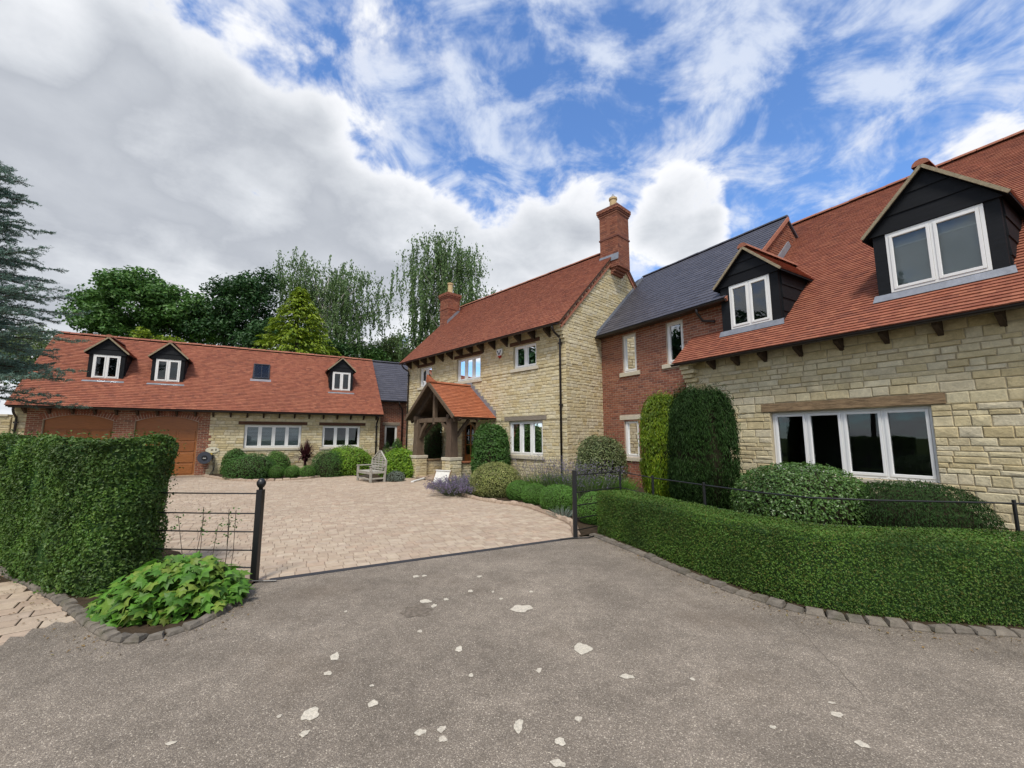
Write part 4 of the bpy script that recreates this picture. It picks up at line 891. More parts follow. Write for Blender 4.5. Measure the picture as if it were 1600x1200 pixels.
# ================================================================== PORCH
def porch():
    H = empty('timber_porch', (FM[0], FM[1], 0), FM[2]); tag(H, 'oak framed porch with bright clay tiled gable roof on stone piers', 'porch')
    cx, hs, ze, zr, yf = -13.74, 1.68, 2.30, 3.66, -2.0; pit = math.atan2(zr - ze, hs)
    for sx in (-1, 1):
        xe = cx + sx * hs; m = MB(); th = .06
        m.add([(xe, yf, ze), (xe, -.03, ze), (cx, -.03, zr), (cx, yf, zr), (xe, yf, ze - th), (xe, -.03, ze - th), (cx, -.03, zr - th), (cx, yf, zr - th)], [(0, 1, 2, 3), (7, 6, 5, 4), (0, 4, 5, 1), (1, 5, 6, 2), (2, 6, 7, 3), (3, 7, 4, 0)])
        rf = m.build('roof_slope', M_['oak_dark'], H); mats = []; sl_ = hs / math.cos(pit)
        for i in range(int(sl_ / .1) + 1):
            s = i * .1 - .03; z_ = ze + s * math.sin(pit); xx = xe - sx * s * math.cos(pit); y_ = yf - .03 - (.08 if i % 2 else 0)
            while y_ < -.1:
                en = np.array((sx * math.sin(pit), 0, math.cos(pit))); A = np.eye(4); w0, w1 = max(y_, yf - .03), min(y_ + .165, -.03)
                A[:3, 0] = np.array((0, sx, 0.)) * (w1 - w0) / .165; A[:3, 1] = (-sx * math.cos(pit), 0, math.sin(pit)); A[:3, 2] = en; A[:3, 3] = np.array((xx, (w0 + w1) / 2, z_)) + en * random.uniform(0, .004); mats.append(A); y_ += .165
        lay(TILES, mats, M_['tile_bright'], rf, FM, 'tile', 'tiling', 0)
        m = MB(); m.bar((xe + sx * .02, yf - .02, ze - .03), (cx, yf - .02, zr - .03), .05, .12); m.build('barge_board', M_['oak'], H)
        for y_ in (yf + .28, -.9): m = MB(); m.bar((xe, y_, ze - .12), (cx, y_, zr - .12), .09, .11); m.build('rafter', M_['oak_dark'], H)
        # stepped lead against the wall
        for i in range(9):
            s0 = i / 9; xa = xe + (cx - xe) * s0; xb = xe + (cx - xe) * (i + 1) / 9; za = ze + (zr - ze) * s0; zb = ze + (zr - ze) * (i + 1) / 9
            m = MB(); m.extr([(xa, -.045, za + .01), (xb, -.045, zb + .01), (xb, -.045, zb + .15), (xa + (xb - xa) * .1, -.045, zb + .15), (xa, -.045, za + .15)], (0, -.012, 0)); m.build('lead_step', M_['lead'], H)
        # pier, post, low wall
        px = cx + sx * 1.16; a, b = px - .24, px + .24
        m = MB(); m.box(a, b, -1.92, -1.44, -.05, .74); pr = m.build('pier', M_['mortar'], H)
        for B, q0, q1 in ((Basis((0, -1.92, 0), (1, 0, 0), (0, -1, 0)), a, b), (Basis((b, 0, 0), (0, 1, 0), (1, 0, 0)), -1.92, -1.44), (Basis((a, 0, 0), (0, -1, 0), (-1, 0, 0)), 1.44, 1.92)):
            lay(STONES, stonework(B, q0 - .01, q1 + .01, 0, .74, [], (.09, .11, .13), (.18, .34), depth=(.015, .024)), M_['stone'], pr, FM, 'stone', 'stonework', 40)
        m = MB(); m.box(a - .035, b + .035, -1.955, -1.405, .75, .86); m.build('coping', M_['sill'], H, bevel=.01)
        m = MB(); q = px - .02
        m.add([(q - .17, -1.85, .86), (q + .17, -1.85, .86), (q + .17, -1.51, .86), (q - .17, -1.51, .86), (q - .145, -1.83, 1.6), (q + .145, -1.83, 1.6), (q + .145, -1.53, 1.6), (q - .145, -1.53, 1.6), (q - .15, -1.83, 2.26), (q + .15, -1.83, 2.26), (q + .15, -1.53, 2.26), (q - .15, -1.53, 2.26)],
              [(0, 1, 5, 4), (1, 2, 6, 5), (2, 3, 7, 6), (3, 0, 4, 7), (4, 5, 9, 8), (5, 6, 10, 9), (6, 7, 11, 10), (7, 4, 8, 11), (8, 9, 10, 11)]); m.build('post', M_['oak'], H, bevel=.012)
        m = MB(); m.box(px - .11, px + .11, -1.44, -.04, -.05, .62); lw = m.build('low_wall', M_['mortar'], H)
        for B, q0, q1 in ((Basis((px + .11, 0, 0), (0, 1, 0), (1, 0, 0)), -1.44, -.04), (Basis((px - .11, 0, 0), (0, -1, 0), (-1, 0, 0)), .04, 1.44)):
            lay(STONES, stonework(B, q0, q1, 0, .62, [], (.09, .11, .13), (.18, .34), depth=(.012, .020)), M_['stone'], lw, FM, 'stone', 'stonework', 40)
        m = MB(); m.box(px - .16, px + .16, -1.43, -.04, .63, .69); m.build('coping', M_['lintel'] if sx < 0 else M_['terracotta'], H, bevel=.01)
        m = MB(); m.bar((px, -1.9, 2.32), (px, -.05, 2.32), .16, .16); m.build('wall_plate', M_['oak_dark'], H)
        # curved braces
        for (p, q) in (((px - sx * .14, -1.68, 1.55), (px - sx * .62, -1.68, 2.14)),):
            mid = (Vector(p) + Vector(q)) / 2 + Vector((sx * .05, 0, .05)); m = MB(); m.bar(p, mid, .12, .13, (0, 1, 0)); m.bar(mid, q, .12, .13, (0, 1, 0)); m.build('brace', M_['oak'], H)
        m = MB(); m.bar((px, -1.5, 1.6), (px, -.95, 2.22), .10, .12, (1, 0, 0)); m.build('brace', M_['oak'], H)
    m = MB(); m.bar((cx - 1.42, -1.68, 2.22), (cx + 1.42, -1.68, 2.22), .15, .17); m.build('tie_beam', M_['oak'], H, bevel=.012)
    m = MB(); m.bar((cx, -1.68, 2.06), (cx, -1.68, 3.5), .13, .15, (0, 1, 0)); m.build('king_post', M_['oak'], H, bevel=.01)
    for sx in (-1, 1): m = MB(); m.bar((cx + sx * 1.45, -1.70, 2.26), (cx, -1.70, 3.46), .13, .14); m.build('principal_rafter', M_['oak_dark'], H)
    ridge = MB(); n = 6
    for i in range(n):
        m = MB(); V, Fs = [], []; ya, yb_ = yf - .05 + i * 2.0 / n, yf - .05 + (i + 1) * 2.0 / n - .01
        for yy in (ya, yb_):
            for q in range(7): a = math.pi * q / 6; V.append((cx - math.cos(a) * .11, yy, zr + math.sin(a) * .085 - .01))
        for q in range(6): Fs.append((q + 7, q + 8, q + 1, q))
        Fs += [tuple(range(7)), tuple(range(7, 14))[::-1]]; m.add(V, Fs); m.build('ridge_tile', M_['tile_bright'], H)
    m = MB(); m.add([(cx - .12, yf - .06, zr + .02), (cx + .12, yf - .06, zr + .02), (cx + .12, yf + .3, zr + .03), (cx - .12, yf + .3, zr + .03), (cx - .03, yf - .08, zr + .30), (cx + .03, yf - .08, zr + .30), (cx + .03, yf - .02, zr + .28), (cx - .03, yf - .02, zr + .28)],
                    [(0, 1, 5, 4), (1, 2, 6, 5), (2, 3, 7, 6), (3, 0, 4, 7), (4, 5, 6, 7)]); m.build('finial', M_['tile_bright'], H, bevel=.01)
    m = MB(); m.box(cx - 1.1, cx + 1.1, -1.9, -.03, -.03, .05); m.build('step', M_['edging'], H, bevel=.01)
porch()
def small_porch_things():
    p = to_world(FM, -13.35, -1.3, 2.55); o = empty('lantern', p); tag(o, 'pale hanging lantern inside the porch gable', 'lantern')
    m = MB(); m.lathe((0, 0, 0), [(.03, -.02), (.09, .05), (.11, .2), (.08, .33), (.02, .4)], 10); m.build('shade', M_['plaque'], o, smooth=True)
    m = MB(); m.tube([(0, 0, .38), (0, 0, .75)], .008, 6); m.build('chain', M_['black'], o)
    a = at(676, 756); o = empty('framed_board', (a.x, a.y, 0), FM[2] + .12); tag(o, 'white framed board leaning low by the right porch pier', 'board')
    m = MB(); m.add([(0, 0, .05), (.62, .1, .05), (.62, .26, .44), (0, .16, .44)], [(0, 1, 2, 3)]); q = m.build('panel', M_['board_white'], o); s_ = q.modifiers.new('s', 'SOLIDIFY'); s_.thickness = .02
    for pa, pb in (((-.02, -.02, 0), (-.02, .16, .47)), ((.64, .08, 0), (.64, .26, .47)), ((-.02, -.005, .05), (.64, .095, .05)), ((-.02, .15, .45), (.64, .25, .45))):
        m = MB(); m.bar(pa, pb, .045, .03); m.build('frame_bar', M_['white'] if pa[2] else M_['lintel'], o)
    a, b = at(644, 754), at(672, 746); m = MB(); m.bar((a.x, a.y, .03), (b.x, b.y, .03), .10, .04); o = m.build('white_batten', M_['white']); tag(o, 'white painted batten lying on paving before the porch', 'batten')
small_porch_things()
# ================================================================== GARAGE WING
def garage():
    H = empty('garage_wing', (FG[0], FG[1], 0), FG[2]); tag(H, 'long low stone garage range with red roof and arched timber doors', 'garage')
    pit = R(45); ye, ze, yr = -.35, 2.72, 2.95; x0, x1 = -7.85, 5.05; zr = ze + (yr - ye); yb = 2 * yr
    doors = [(-7.08, -5.14), (-4.50, -2.46)]; ws = [(-.80, 1.46, 1.08, 2.12, 4, 'slats'), (2.37, 4.10, 1.08, 2.12, 3, None)]
    dh = [(a, b, 0.0, 2.46) for a, b in doors]; hol = [q[:4] for q in ws] + dh
    zone = (-7.5, -2.08)
    wl = wall_sheet('wall', FRONT, x0, x1, -.05, 3.0, hol, M_['mortar'], H, reveal=.2)
    lint = [(-1.05, 1.70, 2.13, 2.28), (2.2, 4.35, 2.13, 2.28)]; sills = [(-.92, 1.58, .97, 1.08), (2.27, 4.2, .97, 1.08)]
    st = stonework(FRONT, x0, x1 + .02, 0, 2.92, [q[:4] for q in ws] + lint + sills + [(zone[0], zone[1], 0, 2.92, 1)], (.085, .10, .12, .14), (.20, .42), depth=(.014, .024), ragged=1)
    lay(STONES, st, M_['stone'], wl, FG, 'stone', 'stonework', 0)
    zm = (2.46, 2.2)
    lay(BRICKS, brickwork(FRONT, zone[0] - .1, zone[1] + .1, 0, 2.92, dh, depth=(.008, .011)), M_['brick'], wl, FG, 'brick', 'brickwork', 0)
    for a, b in doors:                                    # spandrels, arch bricks, doors
        cx, hw = (a + b) / 2, (b - a) / 2; arc = [(cx + hw * t, 2.2 + .22 * (1 - t * t)) for t in np.linspace(-1, 1, 15)]
        m = MB(); V = [(x, -.004, z) for x, z in arc] + [(x, -.004, 2.465) for x, z in arc] + [(x, .16, z) for x, z in arc] + [(x, .16, 2.465) for x, z in arc]
        n = 15; m.add(V, [(i, i + 1, n + i + 1, n + i) for i in range(n - 1)] + [(2 * n + i, 2 * n + i + 1, i + 1, i) for i in range(n - 1)]); ar = m.build('arch', M_['brick_mortar'], H)
        nv = 26
        for i in range(nv):
            t = -1 + 2 * (i + .5) / nv; x = cx + (hw + .06) * t; z = 2.2 + .22 * (1 - t * t); sl_ = -.44 * t / hw
            ax = Vector((1, 0, sl_)).normalized(); up = Vector((-ax.z, 0, ax.x)); c = Vector((x, 0, z)) + up * .115
            k = MB(); k.bar(c - up * .11 + Vector((0, .02, 0)), c + up * .11 + Vector((0, .02, 0)), 2 * hw / nv - .012, .07, (0, 1, 0)); k.build('voussoir', M_['brick'], ar)
        k = MB(); k.box(a + .01, b - .01, .12, .17, 0, 2.45); d = k.build('garage_door', M_['door'], H)
        cols = 3; cw = (b - a - .10) / cols
        for zz0, zz1 in ((.06, .46), (.52, .92), (.98, 1.38), (1.44, 1.84), (1.90, 2.40)):
            if zz0 > 1.85: k = MB(); k.box(a + .03, b - .03, .095, .122, zz0, zz1); k.build('top_rail', M_['door'], d); continue
            for i in range(cols): k = MB(); k.box(a + .05 + i * cw + .035, a + .05 + (i + 1) * cw - .035, .10, .125, zz0, zz1); k.build('panel', M_['door'], d, bevel=.012)
    for q in ws: window(H, FRONT, *q[:5], blind=q[5])
    for q in lint: beam('lintel', FRONT, q[0] + .01, q[1] - .01, q[2] + .005, q[3] - .01, 'lintel_dark', H, -.06, .028)
    for q in sills: beam('sill', FRONT, q[0] + .01, q[1] - .01, q[2] + .01, q[3] - .004, 'sill', H, -.06, .05)
    m = MB(); tp = lambda y: ze + (min(y, yb - y) - ye) - .08
    for X in (x0, x1 - .02): m.extr([(X, 0.001, -.05), (X, yb, -.05), (X, yb, tp(0)), (X, yr, tp(yr)), (X, 0.001, tp(0))], (.02, 0, 0))
    m.box(x0 + .03, x1 - .03, yb - .03, yb - .001, -.05, 3); m.build('rear_wall', M_['mortar'], H)
    rf, _ = roof_slab('roof', x0 - .1, x1 + .1, ye, ze, yr, pit, M_['oak_dark'], H); ln = (yr - ye) / math.cos(pit)
    lay(TILES, roof_pieces(x0 - .12, x1 + .1, ye - .03, ze - .02, pit, ln, .165, .1), M_['tile'], rf, FG, 'tile', 'tiling', 0)
    ridge_tiles(rf, x0 - .1, x1 + .08, yr, zr + .03, M_['ridge'], .38, .11)
    gutter(H, x0, x1 + .05, ye - .06, ze - .05); rafter_feet(H, np.arange(x0 + .3, x1 - .1, .62), ye, ze, 2.42, wd=.07)
    downpipe(H, x1 - .17, ye - .05, ze - .08); downpipe(H, x0 + .12, ye - .05, ze - .08)
    tz = (ye, ze)
    for wx in ((-6.18, -5.35), (-4.22, -3.37), (2.79, 3.66)):
        c = (wx[0] + wx[1]) / 2; dormer(H, c, .85, 1.10, 3.90, 5.00, 5.68, pit, tz, 3, (wx[0], wx[1], 3.92, 4.91), FG, 0)
    # roof light
    s0, s1 = 1.25, 2.07; k = MB(); f = lambda y, n_: (ye + (y - ye) - n_ * math.sin(pit), ze + (y - ye) + n_ * math.cos(pit))
    def slab(name, xa, xb, ya, yb_, n0, n1, mat, par):
        m = MB(); P = [(x, *f(y, n)) for n in (n0, n1) for x, y in ((xa, ya), (xb, ya), (xb, yb_), (xa, yb_))]; m.add(P, [(0, 3, 2, 1), (4, 5, 6, 7), (0, 1, 5, 4), (1, 2, 6, 5), (2, 3, 7, 6), (3, 0, 4, 7)]); return m.build(name, M_[mat], par)
    sk = slab('roof_light', -.68, -.02, s0, s1, .02, .045, 'black', H)
    for a, b, c, d in ((-.70, -.64, s0, s1), (-.06, 0.0, s0, s1), (-.64, -.06, s0, s0 + .05), (-.64, -.06, s1 - .05, s1), (-.365, -.335, s0 + .05, s1 - .05)): slab('frame_bar', a, b, c, d, .046, .085, 'black', sk)
    for a, b in ((-.64, -.365), (-.335, -.06)): slab('pane', a, b, s0 + .05, s1 - .05, .056, .062, 'glass', sk)
    slab('lead_apron', -.78, .08, s0 - .12, s0 - .005, .02, .034, 'lead', sk)
garage()
def garden_wall():
    H = empty('garden_wall', (FG[0], FG[1], 0), FG[2]); tag(H, 'cream stone wall running left from the garage end', 'wall')
    m = MB(); m.box(-13.5, -7.9, .04, .3, -.05, 2.3); wl = m.build('wall', M_['mortar'], H)
    lay(STONES, stonework(Basis((0, .04, 0), (1, 0, 0), (0, -1, 0)), -13.5, -7.9, 0, 2.3, [], (.085, .10, .12, .14), (.20, .42), depth=(.012, .022)), M_['stone'], wl, FG, 'stone', 'stonework', 0)
    m = MB(); m.box(-13.5, -7.97, -.02, .36, 2.31, 2.39); m.build('coping', M_['sill'], H, bevel=.01)
garden_wall()
def slate_link():
    H = empty('slate_link', (FG[0], FG[1], 0), FG[2]); tag(H, 'small brick link with slate roof squeezed between garage and main house', 'house')
    pit = R(45); y0 = 1.5; ye, ze, yr = y0 - .3, 3.58, 3.75; x0, x1 = 5.0, 9.5; zr = ze + yr - ye
    B = Basis((0, y0, 0), (1, 0, 0), (0, -1, 0)); win = (5.68, 6.36, .9, 2.2)
    wl = wall_sheet('wall', B, x0, x1, -.05, 3.85, [win], M_['brick_mortar'], H); holes = [win, (5.55, 6.5, 2.2, 2.36)]
    lay(BRICKS, brickwork(B, x0, x1, 0, 3.8, holes), M_['brick'], wl, FG, 'brick', 'brickwork', 0)
    window(H, B, *win, 1, rec=.05); beam('lintel', B, 5.56, 6.49, 2.205, 2.35, 'lintel_grey', H, -.05, .02)
    rf, _ = roof_slab('roof', x0 - .05, x1, ye, ze, yr, pit, M_['slate'], H)
    lay(SLATES, roof_pieces(x0 - .05, x1, ye - .03, ze - .01, pit, (yr - ye) / math.cos(pit), .25, .19, wave=.002), M_['slate'], rf, FG, 'slate', 'slating', 0)
    ridge_tiles(rf, x0 - .05, x1, yr, zr + .03, M_['slate'], .45, .1); gutter(H, x0 + .1, x1 - 1, ye - .05, ze - .05)
    m = MB(); m.extr([(x0, y0, 0), (x0, 2 * yr - y0, 0), (x0, 2 * yr - y0, ze + .2), (x0, yr, zr - .08), (x0, y0, ze + .2)], (.03, 0, 0)); m.build('gable_wall', M_['brick_mortar'], H)
    m = MB(); m.tube([(6.35, ye - .05, ze - .08), (6.35, ye - .05, ze - .2), (6.6, y0 - .1, ze - .5), (6.6, y0 - .08, .02)], .036, 8); m.build('downpipe', M_['gutter'], H, smooth=True)
slate_link()
# ================================================================== hose reel, plaque, bench
def hose():
    o = empty('hose_reel', to_world(FG, -2.12, -.14, .72), FG[2]); tag(o, 'round grey hose reel mounted beside the right garage door', 'hose reel')
    for nm, y0, y1, r0, mt in (('drum', -.16, -.02, .21, 'reel'), ('flange', -.19, -.155, .25, 'reel')):
        m = MB(); m.tube([(0, y0, 0), (0, y1, 0)], r0, 20); m.build(nm, M_[mt], o)
    m = MB(); m.tube([(0, -.21, 0), (0, -.185, 0)], .10, 16); m.build('hub', M_['black'], o)
    m = MB(); m.box(-.05, .05, -.214, -.21, -.03, -.005); m.build('label', M_['board_white'], o)
    m = MB(); m.box(.16, .3, -.1, .14, -.04, .10); m.build('bracket', M_['black'], o)
    m = MB(); m.tube([(.26, -.06, 0), (.30, -.1, -.2), (.32, -.08, -.5), (.24, -.1, -.68), (.3, -.1, -.7), (.36, -.1, -.4), (.33, -.08, -.1)], .014, 6); m.build('hose', M_['black'], o)
    m = MB(); m.box(.10, .24, -.05, .08, .12, .17); m.build('tap', M_['yellow'], o)
    o = empty('oval_plaque', to_world(FG, -1.90, -.05, 1.03), FG[2]); tag(o, 'cream oval plaque on stone wall above the hose reel', 'plaque')
    m = MB(); V = [(.24 * math.cos(a), 0, .125 * math.sin(a)) for a in np.linspace(0, 2 * math.pi, 24, endpoint=False)]; m.extr(V, (0, .03, 0)); m.build('plate', M_['plaque'], o)
    m = MB(); V = [(.05 * math.cos(a) - .01, -.003, .04 * math.sin(a)) for a in np.linspace(0, 2 * math.pi, 10, endpoint=False)]; m.extr(V, (0, .006, 0)); m.build('emblem', M_['lintel_grey'], o)
    m = MB(); m.box(.11, .145, -.004, .001, -.04, .05); m.build('numeral', M_['oak_dark'], o)
hose()
def bench():
    a = at(571, 754); o = empty('garden_bench', (a.x + .22, a.y + .60, 0), R(-48)); o.scale = (1, 1, .84); tag(o, 'weathered grey wooden garden bench with peaked slatted back', 'bench')
    hw, dp, sh = .56, .50, .42
    def part(n, p, q, a_, b_): m = MB(); m.bar(p, q, a_, b_); return m.build(n, M_['teak'], o, bevel=.006)
    for x in (-hw, hw):
        part('leg', (x, -dp, 0), (x, -dp, .64), .07, .07); part('leg', (x, 0, 0), (x, .05, .9), .07, .07); part('armrest', (x, -dp - .05, .66), (x, .03, .66), .09, .04); part('side_rail', (x, -dp, .16), (x, 0, .16), .04, .06); part('side_rail', (x, -dp, .40), (x, 0, .40), .05, .07)
    part('stretcher', (-hw, -dp, .14), (hw, -dp, .14), .03, .06); part('apron_rail', (-hw, -dp, sh - .04), (hw, -dp, sh - .04), .03, .09)
    for i in range(6): y = -dp + .02 + i * dp / 5.5; part('seat_slat', (-hw, y, sh + .02), (hw, y, sh + .02), .075, .025)
    for i in range(4): part('back_slat', (-hw, .01 + i * .008, .52 + i * .10), (hw, .01 + i * .008, .52 + i * .10), .025, .06)
    for i in range(4): h = .42 - .10 * i; part('back_slat', (-h, .045 + i * .008, .92 + i * .085), (h, .045 + i * .008, .92 + i * .085), .025, .055)
    for sx in (-1, 1): part('crest_rail', (sx * hw, .04, .90), (sx * .08, .07, 1.26), .05, .05)
    part('crest_rail', (-.1, .07, 1.27), (.1, .07, 1.27), .05, .05)
    for x in (-.3, 0, .3): part('back_upright', (x, .03, sh), (x, .06, 1.2 - abs(x) * .75), .035, .05)
bench()
# ================================================================== estate railings
def post(par, p, h, r=.033, ball=True, sq=True):
    m = MB()
    m.box(p[0] - r, p[0] + r, p[1] - r, p[1] + r, -.05, h) if sq else m.box(p[0] - r, p[0] + r, p[1] - .006, p[1] + .006, -.05, h)
    o = m.build('post', M_['black'], par, bevel=.004)
    if ball: m = MB(); m.lathe((p[0], p[1], h), [(.022, 0), (.022, .02), (.034, .03), (.048, .06), (.048, .085), (.03, .115), (.004, .125)], 14); m.build('finial', M_['black'], o, smooth=True)
    return o
def fence_left():
    p = at(397, 909); o = empty('estate_railing', (p.x, p.y, 0)); tag(o, 'black iron railing and ball topped post left of the gateway', 'railing')
    post(o, (0, 0), 1.0); post(o, (-1.25, .1), .98, .02, False)
    for z in (.955, .735, .535, .335, .15): m = MB(); m.tube([(0, 0, z), (-.6, .02, z), (-1.35, .08, z)], .0085, 6); m.build('rail', M_['black'], o)
    m = MB(); m.tube([(-.5, .02, .015), (0, -.04, .02), (.12, -.03, .02), (.25, .0, .012)], .009, 6); m.build('cable', M_['black'], o)
fence_left()
off = []
for i, k in enumerate(kr):                                # centre line running behind the right hedge
    d = (kr[min(i + 1, len(kr) - 1)] - kr[max(i - 1, 0)]).normalized(); n = Vector((-d.y, d.x, 0)); off.append((k, n if n.y > -.9 else n))
def fence_right():
    p = at(899, 841); o = empty('estate_railing', (p.x, p.y, 0)); tag(o, 'black iron railing running behind the clipped hedge right of the gateway', 'railing')
    post(o, (0, 0), 1.06, ball=False)
    back = [(.93, .75)] + [tuple((k + n * .72 - Vector((p.x, p.y, 0))).xy) for k, n in off[4::6]]
    zt = [.98, .975] + [.95] * len(back)
    path = [(0, 0)] + back
    for j, dz in enumerate((0, .275, .48, .68, .86)):
        m = MB(); m.tube([(q[0], q[1], zt[i] - dz) for i, q in enumerate(path)], .009, 6); m.build('rail', M_['black'], o)
    u0 = 0
    for i, q in enumerate(back):
        uu = 800 + F_PX * (q[0] + p.x) / (q[1] + p.y) if q[1] + p.y > .5 else 9e9
        if i in (0, 1, 2): post(o, q, .985, .016, False)
        if i and u0 < 1565 <= uu: k = (1565 - u0) / (uu - u0); b0 = back[i - 1]; post(o, (b0[0] + (q[0] - b0[0]) * k, b0[1] + (q[1] - b0[1]) * k), .985, .012, False)
        u0 = uu
    m = MB(); m.tube([(-.25, -.1, .012), (-.05, -.06, .015), (.2, -.02, .015), (.35, .1, .02), (.5, .12, .02)], .009, 6); m.build('cable', M_['black'], o)
fence_right()
# ================================================================== PLANTS
def leaf_mesh(name, P, N, size, aspect, mat, parent, fold=.18, tang=None):
    n = len(P); P = np.asarray(P, float); N = N / (np.linalg.norm(N, axis=1, keepdims=True) + 1e-9)
    t = rng.normal(size=(n, 3)) if tang is None else np.asarray(tang, float)
    t -= N * (t * N).sum(1, keepdims=True); t /= np.linalg.norm(t, axis=1, keepdims=True) + 1e-9
    b = np.cross(N, t); s = np.broadcast_to(np.asarray(size, float), (n,))[:, None]; wd = s * aspect
    V = np.stack([P - t * s * .5, P + b * wd * .5 + N * s * fold * .5 - t * s * .05, P + t * s * .5, P - b * wd * .5 + N * s * fold * .5 - t * s * .05], 1).reshape(-1, 3)
    q = np.arange(4 * n).reshape(n, 4); r = np.repeat(rng.random(n), 4)
    return link(name, mesh_np(name, V, [q], r, mat), parent)
def wob(P, f, seed, k=6):
    r = np.random.default_rng(seed); out = np.zeros(len(P))
    for i in range(k): d = r.normal(size=3); d /= np.linalg.norm(d); out += np.sin(P @ d * f * r.uniform(.6, 1.8) + r.uniform(0, 6))
    return out / k
def sphere_dirs(n, zmin=-1.0):
    z = rng.uniform(zmin, 1, n); a = rng.uniform(0, 2 * math.pi, n); r = np.sqrt(1 - z * z); return np.stack([r * np.cos(a), r * np.sin(a), z], 1)
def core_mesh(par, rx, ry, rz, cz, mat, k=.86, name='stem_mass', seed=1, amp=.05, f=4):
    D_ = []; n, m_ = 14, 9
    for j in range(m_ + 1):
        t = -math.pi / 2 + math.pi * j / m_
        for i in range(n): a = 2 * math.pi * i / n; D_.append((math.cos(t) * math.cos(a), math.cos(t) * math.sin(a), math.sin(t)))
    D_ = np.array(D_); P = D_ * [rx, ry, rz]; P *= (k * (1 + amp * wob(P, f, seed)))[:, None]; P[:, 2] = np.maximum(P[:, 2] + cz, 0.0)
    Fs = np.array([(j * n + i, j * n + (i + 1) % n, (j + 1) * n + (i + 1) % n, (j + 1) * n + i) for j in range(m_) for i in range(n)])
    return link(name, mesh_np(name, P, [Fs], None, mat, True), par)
SEED = [100]
def bush(name, label, c, rx, ry, h, n, size, mat, aspect=.55, amp=.09, f=5.0, boxy=2.0, low=.35, core='twig', rough_d=.10, group=None, up=0.0, shell=.82, cat='shrub', flute=0.0, stray=.06):
    """rounded shrub: leaves through the outer shell of a (super)ellipsoid standing on the ground"""
    SEED[0] += 1; sd_ = SEED[0]; o = empty(name, (c[0], c[1], 0)); tag(o, label, cat, group)
    d = sphere_dirs(n); rz = h / (1 + low) if low < 1 else h / 2; cz = h - rz
    d2 = np.sign(d) * np.abs(d) ** (2 / boxy); sc_ = 1 / (np.abs(d2) ** boxy).sum(1) ** (1 / boxy) if boxy != 2 else 1
    P = (d2 * (sc_[:, None] if boxy != 2 else 1)) * [rx, ry, rz]
    k = (1 + amp * wob(P, f, sd_)) * (1 - (1 - shell) * rng.random(n) ** 2) + rng.normal(0, rough_d * .15, n); 
    if flute: k = k + flute * (np.sin(np.arctan2(d[:, 1], d[:, 0]) * 9 + sd_ + 1.5 * np.sin(P[:, 2] * 3)) * .6 + np.sin(np.arctan2(d[:, 1], d[:, 0]) * 17 + 2 * sd_) * .4)
    k = k + (rng.random(n) > .93) * rng.uniform(0, stray / max(rx, rz), n); P = P * k[:, None]; P[:, 2] += cz
    ok = P[:, 2] > .015; P, d = P[ok], d[ok]
    N = d * .9 + rng.normal(0, .55, P.shape) + np.array([0, 0, .35 + up])
    tang = None
    if up: tang = rng.normal(0, .35, P.shape) + np.array([0, 0, 1.0]); N = d * 1.0 + rng.normal(0, .4, P.shape)
    leaf_mesh('foliage', P, N, size * rng.uniform(.7, 1.25, len(P)), aspect, M_[mat], o, tang=tang)
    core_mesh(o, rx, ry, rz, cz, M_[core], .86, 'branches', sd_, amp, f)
    return o
def bush_px(name, label, u0, u1, vt, vb, n, size, mat, depth=None, ratio=1.0, **k):
    """shrub from its outline in the photograph: the foot gives the distance"""
    um = (u0 + u1) / 2; p = at(um, vb) if depth is None else Vector((atY(um, V_H, depth).x, depth, 0)); q = (u1 - u0) / 2 / F_PX * math.cos(PITCH)
    rx = q * p.y / (1 - q * .4 * ratio) if depth is None else q * depth; ry = rx * ratio
    d = Vector((p.x, p.y)).normalized(); c = Vector((p.x, p.y)) + (d * ry * .92 if depth is None else Vector((0, 0)))
    h = atY(um, vt, c.y).z
    return bush(name, label, c, rx, ry, h, n, size, M_[mat].name, **k)
